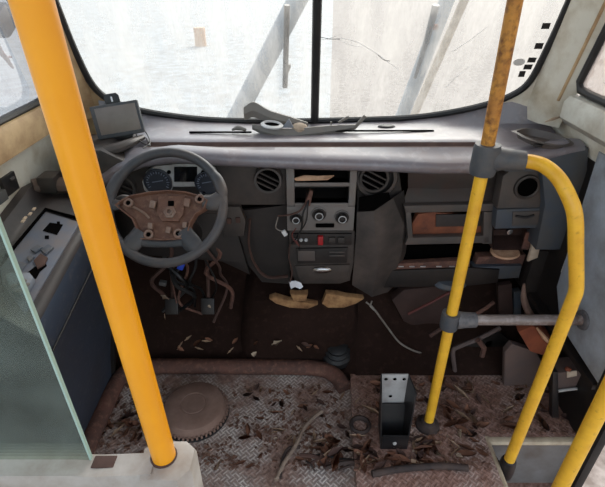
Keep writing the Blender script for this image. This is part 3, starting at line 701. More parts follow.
m = MB(); c = atc(24, 284, .006); pad = [(7, 280), (14, 278), (32, 278), (36, 283), (31, 292), (22, 299), (14, 297), (10, 290)]
m.prism([atc(*p, .004) for p in pad], (0, 0, .022), .008); mp_ = m.build('mirror_control', 'pad_grey', con)
for px, py in ((14, 286), (21, 284), (19, 291), (27, 285), (24, 281)):
    m = MB(); m.lathe([(0, .004), (.007, .003), (.008, 0)], atc(px, py, .026), (0, 0, 1), 12); m.build('control_button', 'bezel', mp_)
for px, py in ((23, 221), (30, 214), (34, 209), (25, 218)):
    m = MB(); m.box(atc(px, py, .048), (.009, .018, .005), rot('Z', 8), .002); m.build('door_clip', 'shard_pale', con)
# black switch box on the left wall
sb = thing('wall_switch', 'black switch plate on the cream left wall below the side window', 'switch', at(8, 186, x=-.95))
c = at(9, 184, x=-.951)
m = MB(); m.box(c, (.014, .075, .062), rot('X', 0), .004); m.build('switch_plate', 'black_metal', sb)
m = MB(); m.box(c + V(.009, .012, .014), (.006, .022, .008), bevel=.001); m.build('rocker', 'dash_mid', sb)
c2 = at(0, 197, x=-.948); m = MB(); m.box(c2, (.02, .05, .035), bevel=.004); m.build('cable_cover', 'dash_slate', sb)

# ------------------------------------------------------------------ PARTITION BEHIND THE DRIVER
part = thing('partition_rail', 'pale grey plastic cap rail of the driver partition holding the yellow pole', 'partition', (-.5, .468, .60))
m = MB(); m.grid([[(x, .43, .60), (x, .430, z-.012), (x, .436, z), (x, .476, z), (x, .482, z-.010), (x, .482, .60)] for x, z in ((-.94, .899), (-.38, .899), (-.34, .896), (-.27, .900), (-.245, .905))]); m.build('cap_rail', 'partition_grey', part)
sq = [(-.262, .425), (-.20, .425), (-.182, .445), (-.182, .485), (-.20, .500), (-.25, .500), (-.272, .485)]
m = MB(); m.prism([(x, y, .60) for x, y in sq], (0, 0, .303), .010); m.build('pole_socket', 'partition_grey', part)
m = MB(); m.box((-.331, .462, .8955), (.038, .022, .006), bevel=.002); q = m.build('glass_channel', 'rust_dark', part)
m = MB(); m.lathe([(.0190, .902), (.022, .9025), (.022, .905), (.0190, .906)], (-.232, .468, 0), (0, 0, 1), 24); m.build('socket_ring', 'rust_dark', part)
pg = thing('glass_pane', 'dusty clear glass pane standing on the partition rail at left', 'glass pane', (-.65, .468, .893))
m = MB(); m.prism([(-.94, .465, .893), (-.3565, .465, .893), (-.3565, .465, 1.75), (-.94, .465, 1.75)], (0, .006, 0)); m.build('pane', 'partition_glass', pg, smooth=False)
m = MB(); m.box((-.355, .468, 1.322), (.003, .0064, .857)); q = m.build('polished_edge', 'glass_edge', pg, smooth=False)

# ------------------------------------------------------------------ YELLOW RAILS
p1 = thing('grab_pole', 'thick bright yellow grab pole nearest the camera at left, in the partition rail', 'pole', (-.232, .468, .88))
m = MB(); m.tube([(-.231, .468, .88), (-.2578, .468, 2.09)], .0192, 32); m.build('tube', 'yellow_paint', p1)
PX, PY = .512, 1.214
p2 = thing('grab_pole', 'worn yellow floor pole at right with grey clamps, rusty towards its top', 'pole', (PX, PY, 0))
m = MB(); m.tube([(PX+.003, PY, .02), (PX, PY, 1.13)], .0185, 28); m.build('tube', 'yellow_worn', p2)
m = MB(); m.tube([(PX, PY, 1.13), (PX-.024, PY, 2.10)], .0187, 28); q = m.build('upper_tube', 'yellow_rusty', p2); q['label'] = 'rust-stained upper tube'
m = MB(); m.lathe([(0, 0), (.050, 0), (.046, .010), (.030, .018), (.025, .032), (.018, .034)], (PX, PY, 0), (0, 0, 1), 20); m.build('foot', 'hose', p2)
m = MB(); m.lathe([(.0187, -.045), (.034, -.045), (.037, -.030), (.037, .030), (.034, .042), (.0187, .042)], (PX, PY, 1.148), (0, 0, 1), 28)
d1 = (V(.615, 1.193, 1.149) - V(PX, PY, 1.149)).normalized()
m.tube([V(PX, PY, 1.149) + d1*.02, V(PX, PY, 1.149) + d1*.06, V(PX, PY, 1.149) + d1*.104], [.033, .029, .0275], 24); m.build('clamp', 'clamp_grey', p2)
m = MB(); m.lathe([(.0187, -.033), (.030, -.033), (.032, -.022), (.032, .022), (.030, .031), (.0187, .031)], (PX, PY, .561), (0, 0, 1), 28); lc = m.build('clamp', 'clamp_grey', p2)
m = MB(); m.tube([(PX+.02, PY, .561), (PX+.05, PY, .561), (PX+.088, PY, .561)], [.032, .028, .026], 24); m.build('clamp_sleeve', 'clamp_worn', lc)
p3 = thing('curved_rail', 'bent yellow handrail curving from the upper clamp down to the step edge', 'handrail', (.77, 1.04, 0))
m = MB(); m.tube([V(PX, PY, 1.149) + d1*.09, V(.632, 1.183, 1.150), V(.655, 1.158, 1.147), V(.679, 1.122, 1.128), V(.700, 1.085, 1.09), V(.718, 1.062, 1.045), V(.744, 1.05, .949), V(.772, 1.042, .85), V(.780, 1.040, .815), V(.781, 1.04, .77), V(.780, 1.04, .60), V(.774, 1.04, .02)], .0195, 24, smooth=5); m.build('tube', 'yellow_worn', p3)
m = MB(); m.lathe([(0, -.06), (.028, -.06), (.030, -.02), (.028, .02), (.024, .032), (.019, .034)], (.774, 1.04, 0), (0, 0, 1), 20); ft = m.build('foot', 'black_metal', p3)
m = MB(); m.tube([(.742, 1.115, -.02), (.755, 1.075, -.03), (.768, 1.05, -.035)], .007, 8); m.build('foot_stay', 'black_metal', ft)
cb = thing('cross_bar', 'scuffed grey metal cross bar from the lower clamp to the right wall', 'handrail', (.76, PY, .54))
m = MB(); m.tube([(PX+.08, PY, .561), (.970, PY, .561)], .0185, 24); m.build('tube', 'alu', cb)
m = MB(); m.lathe([(0, 0), (.036, 0), (.034, .008), (.019, .010)], (.974, PY, .561), (-1, 0, 0), 20); m.build('end_flange', 'clamp_worn', cb)
p4 = thing('door_rail', 'yellow upright handrail at the bottom right corner beside the door opening', 'handrail', (.79, .80, -.28))
dx = at(588, 432, y=.80)
m = MB(); m.tube([(dx.x, .80, -.27), (dx.x, .80, 2.1)], .0215, 24); m.build('tube', 'yellow_worn', p4)
m = MB(); m.lathe([(0, 0), (.04, 0), (.036, .02), (.022, .025)], (dx.x, .80, -.28), (0, 0, 1), 20); m.build('foot', 'black_metal', p4)

# ------------------------------------------------------------------ THINGS ON THE DASHBOARD
mc = V(-.672, 1.66, 1.062)
mon = thing('monitor', 'small dark screen propped on the left end of the dashboard', 'monitor', mc)
Rm = rot('Z', 8) @ rot('X', -14) @ rot('Y', -7)
def ml_(x, y, z): return mc + Rm @ V(x, y, z)
m = MB(); m.box(ml_(0, 0, .068), (.172, .022, .118), Rm, .005); m.build('case', 'clamp_grey', mon)
m = MB(); m.box(ml_(.003, -.0115, .070), (.146, .002, .094), Rm, .0008); m.build('screen', 'screen_skylit', mon)
tabp = [(-.030, .125), (-.030, .152), (-.022, .162), (.016, .162), (.024, .152), (.024, .125)]
m = MB(); m.prism([ml_(x-.0, .004, z) for x, z in tabp], Rm @ V(0, .006, 0), .002); tb = m.build('mounting_tab', 'black_metal', mon)
m = MB(); m.box(ml_(-.003, .003, .142), (.006, .003, .018), Rm, .001); m.build('tab_slot', 'paper', tb)
m = MB(); m.box(ml_(0, .03, .012), (.08, .07, .016), rot('Z', 8), .004); m.build('stand', 'black_metal', mon)
for k, pts in enumerate(([(136, 134), (140, 141), (150, 146), (146, 138)], [(142, 128), (147, 134), (150, 143), (143, 148)])):
    m = MB(); zz = (1.085, 1.066, 1.06, 1.06) if k == 0 else (1.09, 1.075, 1.062, 1.06)
    m.tube([at(px, py, z=z) for (px, py), z in zip(pts, zz)], .0022, 6, smooth=5); m.build('cable', 'wire_black', mon)

# broken plastic shell pieces lying by the divider
bt = thing('broken_trim', 'broken grey plastic shroud lying on the dashboard below the windscreen divider', 'broken trim', at(300, 136, z=1.056))
def strip(name, pts, y0, wds, th, m_, par, tilt=0.0, n=5):
    P = [at(px, py, y=y0 + dy) for px, py, dy in pts]; P = catmull(P, n)
    m = MB(); k = len(P); rows = []
    for i, p in enumerate(P):
        f = i/(k-1)*(len(wds)-1); j = min(int(f), len(wds)-2); wv = wds[j] + (wds[j+1]-wds[j])*(f-j)
        up = V(0, math.sin(tilt), math.cos(tilt)); nn = V(0, -math.cos(tilt), math.sin(tilt))
        rows.append([p - up*wv*.5, p + nn*wv*.22, p + up*wv*.5, p + up*wv*.5 - nn*th, p + nn*(wv*.22-th), p - up*wv*.5 - nn*th])
    m.grid([r + [r[0]] for r in rows]); bmesh.ops.remove_doubles(m.bm, verts=m.bm.verts[:], dist=1e-5)
    m.bm.faces.new([v for v in sorted(m.bm.verts, key=lambda v: (v.co - P[0]).length)[:3]]) if False else None
    return m.build(name, m_, par)
strip('upper_arm', [(244, 114, .02), (254, 110, .02), (270, 117, .01), (290, 122, 0), (308, 126, 0)], 1.80, [.050, .062, .048, .040, .024], .012, 'trim_plastic', bt)
strip('lower_shell', [(252, 127, -.02), (268, 132, -.04), (288, 135, -.05), (310, 133, -.05), (334, 130, -.03), (356, 127, -.02)], 1.80, [.020, .040, .046, .044, .036, .018], .010, 'trim_plastic', bt)
m = MB(); m.prism([at(px, py, y=1.775) for px, py in ((351, 130), (356, 129), (367, 117), (364, 115))], (0, .008, 0), .002); m.build('prong', 'trim_plastic', bt)
m = MB(); m.prism([at(px, py, y=1.785) for px, py in ((339, 124), (348, 119), (349, 116), (346, 117), (338, 122))], (0, .008, 0), .002); m.build('prong', 'trim_plastic', bt)
m = MB(); m.box(at(331, 124, y=1.785), (.006, .006, .02), bevel=.001); m.build('prong', 'trim_plastic', bt)
rg = thing('bezel_ring', 'white plastic ring with a dark oval hole lying in the broken grey shroud', 'ring', at(272, 127, y=1.765))
c = at(272, 124.5, y=1.765); ax = V(.10, -.02, 1)
m = MB(); m.lathe([(.024, -.008), (.042, -.006), (.045, .0), (.036, .006), (.031, .004), (.028, -.008)], c, ax, 28, sz=1.0); m.build('ring', 'white_plastic', rg)
m = MB(); m.lathe([(0, -.001), (.031, -.001)], c, ax, 24, sz=1.0); m.build('dark_insert', 'hole', rg)
m = MB(); m.prism([at(px, py, y=1.75) for px, py in ((282, 128), (289, 119), (294, 128))], (0, .01, 0), .003); tag(m.build('plastic_shard', 'pad_grey'), 'translucent grey triangular shard beside the white ring on the dashboard', 'shard')
m = MB(); m.lathe([(0, .014), (.018, .011), (.030, .003), (.033, -.012), (0, -.016)], at(300, 127, y=1.765), (.1, -.3, 1), 18, sz=.8); tag(m.build('foam_lump', 'shard_pale'), 'round beige lump lying in the broken grey shroud', 'lump')
m = MB(); m.tube([at(232, 130, z=1.058), at(238, 128, z=1.066), at(246, 130, z=1.06)], [.004, .010, .006], 8, smooth=3); tag(m.build('plastic_clip', 'trim_plastic'), 'small grey plastic clip beside the left end of the broken shroud', 'clip')
m = MB(); m.tube([at(545, 122, z=1.145), at(553, 119, z=1.148), at(563, 116, z=1.15)], [.002, .006, .002], 6, smooth=3); tag(m.build('plastic_sliver', 'shard_pale'), 'pale sliver of plastic on the right end of the dashboard by the wall', 'shard')
# papers and wires in and below the open slots
m = MB(); pp = [(294, 179), (304, 176), (318, 176.5), (334, 176), (328, 180), (316, 181), (296, 181)]
m.prism([at(px, py, y=1.563 + (0 if py > 178 else .012)) for px, py in pp], V(0, .0, .003)); tag(m.build('torn_card', 'card', smooth=False), 'torn beige card lying in the upper open slot of the centre stack', 'card')
wr_ = thing('loose_wiring', 'loose tangle of wires hanging out of the centre stack slot', 'wiring', at(300, 235, y=1.54))
for pts, r, cm, nm in (([(310, 192, 1.60), (308, 202, 1.545), (303, 214, 1.525), (301, 230, 1.53), (292, 244, 1.54)], .0035, 'wire_black', 'wire'),
                   ([(307, 193, 1.60), (305, 204, 1.54), (298, 212, 1.53), (288, 215, 1.535), (278, 216, 1.55)], .0035, 'rust_dark', 'wire'),
                   ([(312, 195, 1.60), (308, 205, 1.538), (306, 222, 1.53), (298, 236, 1.53), (300, 250, 1.54)], .0025, 'wire_black', 'wire'),
                   ([(278, 217, 1.55), (276, 228, 1.55), (284, 232, 1.545)], .0025, 'wire_grey', 'wire'),
                   ([(290, 244, 1.545), (289, 258, 1.54), (292, 272, 1.54), (290, 282, 1.55)], .003, 'rust_dark', 'wire'),
                   ([(296, 228, 1.535), (292, 236, 1.53), (299, 246, 1.53), (296, 240, 1.53)], .0025, 'wire_red', 'wire')):
    m = MB(); m.tube([at(px, py, y=yy) for px, py, yy in pts], r, 6, smooth=6); m.build(nm, cm, wr_)
m = MB(); m.prism([at(px, py, y=1.57) for px, py in ((304, 204), (310, 188), (313, 190), (310, 204))], (0, -.02, 0), .003); m.build('wire_sleeve', 'rust', wr_)
m = MB(); m.box(at(284.5, 233, y=1.542), (.016, .012, .024), rot('Y', -30), .002); m.build('connector', 'white_plastic', wr_)
m = MB(); rng = random.Random(4); pp = [(289, 282), (295, 281), (301, 283), (303, 287), (300, 289), (295, 287), (291, 289)]
m.prism([at(px, py, y=1.555 + rng.uniform(-.008, .008)) for px, py in pp], (0, .004, 0)); tag(m.build('paper_scrap', 'paper', smooth=False), 'crumpled white paper scrap below the drawer of the centre stack', 'paper')
for pts, lb in (([(269, 299), (275, 297), (288, 301), (305, 303), (318, 305), (308, 309), (290, 308), (276, 304)], 'torn strip of yellowed foam below the centre stack, left piece'),
                ([(290, 294), (300, 295), (308, 294), (306, 301), (294, 302)], 'ragged scrap of yellowed foam directly under the paper scrap'),
                ([(322, 304), (326, 294), (338, 295), (346, 297), (364, 299), (356, 304), (344, 308), (328, 308)], 'torn strip of yellowed foam below the centre stack, right and larger piece')):
    m = MB(); m.prism([at(px, py, y=1.565 + .004*((px*7) % 3)) for px, py in pts], (0, .035, 0), .005); tag(m.build('foam_strip', 'foam'), lb, 'foam', 'foam strips under the centre stack')

# ------------------------------------------------------------------ WIRING AND PEDALS BELOW THE WHEEL
lm = thing('wiring_loom', 'tangled dark red and brown wiring loom below the steering wheel', 'wiring', (-.45, 1.62, .25))
rng = random.Random(11)
for k in range(10):
    x = -.62 + rng.random()*.26; pts = []
    for j in range(5):
        pts.append((x + rng.uniform(-.06, .06), 1.62 + rng.uniform(-.05, .05), .66 - j*.10 + rng.uniform(-.03, .03)))
    m = MB(); m.tube(pts, rng.choice((.004, .006, .009)), 6, smooth=5); m.build('wire', rng.choice(('wire_red', 'rust_dark', 'wire_black', 'rust', 'wire_black')), lm)
m = MB(); m.box(at(181, 266, y=1.58), (.026, .02, .03), rot('Y', 25), .004); q = m.build('connector', 'wire_blue', lm)
m = MB(); m.box(at(163, 283, y=1.58), (.03, .02, .02), rot('Y', 15), .004); m.build('connector', 'dash_slate', lm)
for px, lb in ((172, 'dark brake pedal left of the other pedal'), (208, 'dark accelerator pedal right of the other pedal')):
    c = at(px, 306, y=1.60); pd = thing('pedal', lb, 'pedal', c)
    m = MB(); m.box(c, (.06, .02, .075), rot('X', -25), .006); m.build('pad', 'dash_black', pd)
    m = MB(); m.tube([c + V(0, .01, 0), c + V(0, .06, .10), c + V(0, .10, .30)], .008, 8, smooth=4); m.build('arm', 'rust_dark', pd)

# ------------------------------------------------------------------ DRIVER'S FLOOR
cv = thing('round_cover', 'round dusty brown cover with a toothed rim on the driver floor', 'cover', (-.467, 1.315, ZD))
cc = V(-.467, 1.315, ZD)
m = MB(); m.lathe([(0, .060), (.050, .060), (.052, .057), (.056, .057), (.058, .060), (.112, .058), (.126, .052), (.133, .036), (.137, .02), (.137, .012)], cc, (0, 0, 1), 48); m.build('cap', 'cover_brown', cv)
m = MB(); m.lathe([(.138, .010), (.146, .008), (.148, 0), (0, 0)], cc, (0, 0, 1), 48); rim_ = m.build('flange', 'black_metal', cv)
for k in range(48):
    a = 2*PI*k/48; m = MB() if k == 0 else m
    m.box(cc + V(.141*math.cos(a), .141*math.sin(a), .014), (.009, .008, .020), rot('Z', math.degrees(a)))
m.build('rim_teeth', 'cover_brown', rim_, smooth=False)
m = MB(); m.tube([(-.86, .95, ZD+.022), (-.86, 1.25, ZD+.024), (-.85, 1.47, ZD+.03), (-.80, 1.535, ZD+.035), (-.70, 1.55, ZD+.037), (-.2, 1.548, ZD+.036), (.06, 1.54, ZD+.035), (.15, 1.50, ZD+.03), (.195, 1.43, ZD+.02)], .038, 10, smooth=5, up=(0, 0, 1), flat=.95)
tag(m.build('floor_rail', 'rust'), 'rusty brown raised rail bordering the driver floor in front of the toe board', 'rail')
m = MB(); m.lathe([(.075, -.02), (.072, .01), (.058, .02), (.062, .035), (.048, .045), (.050, .06), (.034, .07), (0, .072)], (.165, 1.60, .02), (0, -.2, 1), 24); tag(m.build('rubber_boot', 'rubber'), 'black ribbed rubber boot at the right end of the rusty rail', 'boot')
m = MB(); m.lathe([(.028, .0), (.042, .0), (.045, .010), (.036, .016), (.028, .008), (.028, 0)], at(360, 426, z=.001), (0, 0, 1), 28); tag(m.build('rubber_ring', 'hose'), 'dark rubber ring half buried in litter left of the black bracket', 'ring')
m = MB(); m.tube([at(322, 411, z=ZD+.03), at(312, 419, z=ZD+.024), at(303, 430, z=ZD+.02), at(296, 445, z=ZD+.016), at(284, 463, z=ZD+.014), at(276, 480, z=ZD+.012)], .0085, 8, smooth=5); tag(m.build('hose', 'rope'), 'pale brown cable stub curving across the tread plate floor', 'cable')
m = MB(); m.tube([at(300, 447, z=ZD+.012), at(288, 449, z=ZD+.012), at(282, 462, z=ZD+.010), at(280, 478, z=ZD+.01)], .007, 8, smooth=5); tag(m.build('hose', 'hose'), 'thin black cable lying beside the pale cable stub', 'cable')
m = MB(); m.tube([at(372, 474, z=.013), at(400, 469, z=.013), at(440, 466, z=.013), at(468, 468, z=.013)], .013, 10, smooth=5); tag(m.build('hose', 'hose'), 'thick dark dirty hose lying along the bottom edge of the platform', 'hose')
bd = thing('cable_bundle', 'heap of dark frayed cable ends at the near edge of the driver floor', 'cable bundle', at(325, 462, z=ZD))
rng = random.Random(5)
for k in range(9):
    a = at(300 + rng.random()*65, 455 + rng.random()*14, z=ZD+.012 + .03*rng.random()); dv = V(rng.uniform(-1, 1), rng.uniform(-.4, .4), 0)*.07
    m = MB(); m.tube([a - dv, a + V(0, 0, .012), a + dv], rng.uniform(.004, .008), 7, smooth=4); m.build('cable_end', rng.choice(('hose', 'rubber', 'rust_dark')), bd)
# black seat bracket
bx = V(.356, 1.16, 0)
sbk = thing('seat_bracket', 'black open metal bracket standing on the tread plate floor left of the pole', 'bracket', bx)
wb, wt, hh = .042, .062, .27
m = MB()
m.prism([bx + V(-wb, .045, 0), bx + V(wb, .045, 0), bx + V(wt*.82, .075, hh), bx + V(-wt*.82, .075, hh)], (0, .005, 0)); bp = m.build('back_plate', 'plate_grey', sbk, smooth=False)
for x, z in ((-.034, .25), (0, .25), (.036, .25), (-.010, .165)):
    m = MB(); m.lathe([(0, .001), (.007, .001)], bx + V(x, .045 + .03*z/hh - .001, z), (0, -1, 0), 14); m.build('hole', 'hole', bp)
for s in (-1, 1):
    m = MB(); m.prism([bx + V(s*wb, .045, 0), bx + V(s*wt*.82, .075, hh), bx + V(s*wt*1.0, -.01, hh-.008), bx + V(s*wb*1.12, -.055, 0)], (s*.005, 0, 0)); m.build('side_plate', 'black_metal', sbk, smooth=False)
m = MB(); m.prism([bx + V(-wb*1.1, -.055, 0), bx + V(wb*1.1, -.055, 0), bx + V(wb*1.16, -.049, .07), bx + V(-wb*1.16, -.049, .07)], (0, .005, 0)); fp = m.build('front_plate', 'black_metal', sbk, smooth=False)
m = MB(); m.prism([bx + V(-wb*1.05, .002, .0), bx + V(wb*1.05, .002, .0), bx + V(wb*1.2, .050, .135), bx + V(-wb*1.2, .050, .135)], (0, .004, 0)); m.build('inner_plate', 'black_metal', sbk, smooth=False)  # black sheet added to paint the dark inside of the bracket
m = MB(); m.lathe([(0, .006), (.006, .005), (.008, 0)], bx + V(.0, -.054, .035), (0, -1, 0), 12); m.build('bolt', 'plate_grey', fp)

# ------------------------------------------------------------------ PASSENGER FOOTWELL
m = MB(); m.prism([at(*p, y=1.42) for p in ((505, 352), (512, 344), (536, 352), (542, 362), (538, 386), (504, 386))], (0, .03, 0), .006); tag(m.build('kick_plate', 'seat_dark'), 'dark brown bent plate standing in the passenger footwell behind the curved rail', 'plate')
m = MB(); m.prism([at(*p, y=1.38) for p in ((518, 332), (533, 326), (548, 334), (556, 348), (546, 357), (530, 352))], (.01, .05, 0), .01); tag(m.build('torn_cover', 'orange_cloth'), 'rust orange torn piece hanging just under the grey cross bar', 'torn piece')
m = MB(); m.tube([at(537, 328, y=1.365), at(545, 338, y=1.36), at(554, 348, y=1.36)], [.004, .010, .004], 6, smooth=3); tag(m.build('bent_strip', 'card'), 'light edged bent strip beside the rust orange torn piece', 'strip')
fb = thing('fuse_box', 'small grey open box with a beige tag low in the passenger footwell by the door', 'box', at(568, 390, y=1.27))
m = MB(); m.prism([at(*p, y=1.27) for p in ((556, 373), (584, 371), (586, 388), (557, 389))], (0, .08, 0), .004); m.build('case', 'seat_dark', fb)
m = MB(); m.prism([at(*p, y=1.264) for p in ((567, 372), (577, 371), (577, 376), (567, 378))], (0, .004, 0), .001); q = m.build('tag', 'beige_box', fb)
m = MB(); m.box(at(568, 369, y=1.27), (.02, .012, .016), rot('Y', 20), .002); m.build('latch', 'orange_cloth', fb)
m = MB(); m.tube([at(558, 391, y=1.262), at(572, 389, y=1.262), at(586, 388, y=1.262)], .006, 8, smooth=3); m.build('lower_edge', 'plate_grey', fb)
m = MB(); m.prism([at(*p, y=1.24) for p in ((553, 372), (558, 372), (559, 418), (552, 418))], (0, .03, 0), .003); tag(m.build('upright_strip', 'black_metal'), 'black upright strip in the passenger footwell left of the small grey box', 'strip')
m = MB(); m.tube([at(408, 314, y=1.60), at(430, 303, y=1.60), at(452, 291, y=1.60)], .006, 8); tag(m.build('red_rod', 'wire_red'), 'faded red rod slanting behind the floor pole under the dashboard', 'rod')
m = MB(); m.tube([at(366, 302, y=1.62), at(374, 309, y=1.60), at(388, 328, y=1.59), at(399, 342, y=1.57), at(412, 350, y=1.57), at(425, 354, y=1.57)], .0045, 7, smooth=5); a_ = m.build('loose_cable', 'wire_grey'); tag(a_, 'thin pale cable hanging from the foam strip to the floor right of the tunnel', 'cable')
m = MB(); m.tube([at(372, 301, y=1.61), at(370, 306, y=1.605), at(374, 310, y=1.60)], .004, 6); q = m.build('cable_end', 'wire_grey', None); tag(q, 'short frayed cable tip at the top of the thin pale cable', 'cable')
fm = thing('bent_bracket', 'bent brown metal seat frame lying under the cross bar right of the floor pole', 'frame', at(465, 370, y=1.50))
m = MB(); m.tube([at(455, 372, y=1.50), at(453, 352, y=1.50), at(458, 347, y=1.51), at(478, 339, y=1.52), at(500, 328, y=1.55)], .010, 8, smooth=4); m.build('bent_tube', 'seat_dark', fm)
m = MB(); m.tube([at(478, 340, y=1.50), at(484, 348, y=1.50), at(482, 356, y=1.50)], .012, 8); m.build('bracket', 'rust', fm)
m = MB(); m.prism([at(*p, y=1.60) for p in ((458, 350), (500, 332), (514, 345), (510, 372), (458, 374))], (0, .02, 0), .004); tag(m.build('floor_panel', 'dash_black'), 'black panel leaning behind the bent brown seat frame', 'panel')
m = MB(); m.tube([at(476, 314, y=1.62), at(486, 308, y=1.62), at(494, 302, y=1.63)], .009, 8); tag(m.build('pipe_stub', 'rust'), 'brown pipe stub sloping up just above the grey cross bar', 'pipe')
m = MB(); m.tube([at(430, 336, y=1.58), at(442, 328, y=1.58), at(448, 326, y=1.58)], .009, 8); tag(m.build('pipe_stub', 'rust_dark'), 'short brown pipe stub ending behind the lower pole clamp', 'pipe')
m = MB(); m.lathe([(0, .02), (.05, .018), (.066, 0), (.06, -.012), (0, -.014)], at(450, 283, y=1.60), (0, -.3, 1), 24, sx=1.1, sz=.6); tag(m.build('oval_lid', 'dash_slate'), 'blue grey oval cap under the dashboard behind the floor pole', 'cap')
m = MB(); m.prism([at(*p, y=1.66) for p in ((392, 300), (404, 290), (440, 286), (452, 296), (450, 326), (430, 334), (404, 322))], (0, .05, 0), .008); tag(m.build('heater_casing', 'casing_brown'), 'dark reddish brown casing behind the faded red rod in the passenger footwell', 'casing')
m = MB(); m.prism([at(*p, y=1.60) for p in ((484, 342), (500, 338), (508, 350), (503, 366), (488, 364))], (0, .03, 0), .006); tag(m.build('crumpled_part', 'dash_black'), 'crumpled black part between the bent bracket and the dark brown plate', 'part')
m = MB(); m.prism([at(*p, y=1.66) for p in ((498, 286), (512, 284), (514, 336), (500, 336))], (0, .03, 0), .004); tag(m.build('support_strut', 'casing_brown'), 'brown upright strut under the right vent pod', 'strut')
m = MB(); m.prism([at(*p, y=1.66) for p in ((514, 292), (521, 291), (522, 336), (515, 336))], (0, .03, 0), .004); tag(m.build('support_strut', 'dash_slate'), 'thin grey upright strut right of the brown strut', 'strut')
m = MB(); m.tube([at(524, 284, y=1.56), at(524, 300, y=1.56), at(530, 314, y=1.55), at(537, 322, y=1.55)], [.006, .014, .016, .01], 8, smooth=4); tag(m.build('torn_sealant', 'cover_brown'), 'ragged pale sealant strip on the edge of the black footwell lining', 'sealant')
m = MB(); m.prism([at(*p, y=1.55) for p in ((533, 232), (543, 228), (541, 246), (538, 258), (528, 262), (532, 248))], (0, .02, 0), .006); tag(m.build('insulation_scrap', 'beige_box'), 'torn pale insulation scrap right of the open bay under the vent pod', 'insulation')

# ------------------------------------------------------------------ OUTSIDE, SEEN THROUGH THE GLASS
def post(a, b, r, lb, m_='post_pale'):
    m = MB(); m.tube([a, b], r, 14); tag(m.build('leaning_post', m_), lb, 'post', 'posts leaning outside the windscreen')
def gnd(p, q):   # stretch the line p-q down to the ground outside
    d = q - p; t = (-.78 - p.z)/d.z; return p + d*t
A, B = at(292, 10, y=3.0), at(234, 122, y=3.02); post(A + (A-B)*.5, gnd(A, B), .058, 'pale grey post leaning outside the left half of the windscreen')
A, B = at(443, 10, y=2.8), at(400, 122, y=2.82); post(A + (A-B)*.5, gnd(A, B), .042, 'left and darker of two pale posts leaning outside the right half of the windscreen')
A, B = at(460, 10, y=3.0), at(411, 122, y=3.02); post(A + (A-B)*.5, gnd(A, B), .026, 'thinner right post of the two leaning outside the right half of the windscreen', 'shard_pale')
wp = thing('wiper', 'dark wiper arm hanging down outside the left half of the windscreen', 'wiper', wsp(285, 88, .04))
m = MB(); m.tube([wsp(287, 5, .05), wsp(286, 50, .05), wsp(285, 87, .045)], .011, 8); m.build('arm', 'black_metal', wp)
m = MB(); m.tube([wsp(286, 74, .05), wsp(289, 67, .05), wsp(289, 64, .05)], .008, 6); m.build('clip', 'black_metal', wp)
wp = thing('wiper', 'dark wiper arm hanging down outside the right half of the windscreen', 'wiper', wsp(415, 78, .04))
m = MB(); m.tube([wsp(436, 5, .05), wsp(427, 40, .05), wsp(415, 78, .045)], [.014, .012, .006], 8); m.build('arm', 'dash_slate', wp)
m = MB(); m.tube([wsp(429, 27, .045), wsp(437, 27, .06)], .010, 10); m.build('knob', 'orange_cloth', wp)
mr = thing('side_mirror', 'dark side mirror outside the left side window at the top corner', 'mirror', at(4, 28, x=-1.12))
m = MB(); m.box(at(2, 20, x=-1.12), (.05, .10, .09), rot('X', 25), .012); m.build('housing', 'black_metal', mr)
m = MB(); m.tube([at(-6, 14, x=-1.12), at(-30, 0, x=-1.05)], .012, 8); m.build('arm', 'black_metal', mr)
m = MB(); m.tube([at(-12, 20, x=-1.5), at(0, 50, x=-1.5), at(6, 58, x=-1.5), at(13, 68, x=-1.5)], [.010, .012, .012, .006], 8, smooth=3); m.tube([at(4, 57, x=-1.5), at(11, 57, x=-1.5)], .006, 6); tag(m.build('dry_branch', 'wire_red'), 'dark red branch outside the left side window', 'branch')
m = MB(); 
orange = at(201, 46, z=-.78)
m.lathe([(0, 0), (.20, 0), (.21, .05), (.20, .3), (.21, .6), (.20, .62), (0, .62)], orange, (0, 0, 1), 24); tag(m.build('shape', 'card'), 'blurred pale orange drum standing outside the left half of the windscreen', 'shape')  # upright cylinder standing for an unidentified orange patch

# ------------------------------------------------------------------ DRY LEAVES AND FRAGMENTS
rng = random.Random(21)
def leaf_mesh(name, L, Wd, curl, m_, jag=0.0):
    m = MB(); rows = []
    for i in range(6):
        t = i/5; wv = Wd*math.sin(PI*min(.97, max(.06, t)))**.7*(1 + rng.uniform(-jag, jag))
        x = (t-.5)*L; z = curl*L*(4*(t-.5)**2)
        rows.append([(x, -wv/2, z + .30*wv), (x, -wv*.2, z), (x, wv*.2, z+.1*wv), (x, wv/2, z + .36*wv)])
    m.grid(rows); m.thicken(.0012)
    o = m.build(name, m_); return o
kinds = {'leaf': [leaf_mesh('dry_leaf', .055, .020, .10, 'leaf_brown', .2), leaf_mesh('dry_leaf', .042, .022, .22, 'leaf_brown', .3), leaf_mesh('dry_leaf', .065, .014, .06, 'leaf_pale', .3), leaf_mesh('dry_leaf', .048, .018, .15, 'rust_dark', .3)],
         'shard': [leaf_mesh('plastic_shard', .045, .016, .02, 'shard_pale', .7), leaf_mesh('plastic_shard', .030, .018, .05, 'shard_pale', .8), leaf_mesh('plastic_shard', .06, .008, .03, 'leaf_pale', .5)]}
used = set()
def drop(kind, p, rz, sc, lb, cat, grp, tilt=None):
    o = kinds[kind][rng.randrange(len(kinds[kind]))]
    if o.name in used:
        o = o.copy(); C.objects.link(o)
    else: used.add(o.name)
    o.location = p; o.scale = (sc,)*3
    o.rotation_euler = (tilt or (rng.uniform(-.35, .35), rng.uniform(-.25, .25), rz)) if not tilt else tilt
    return tag(o, lb, cat, grp)
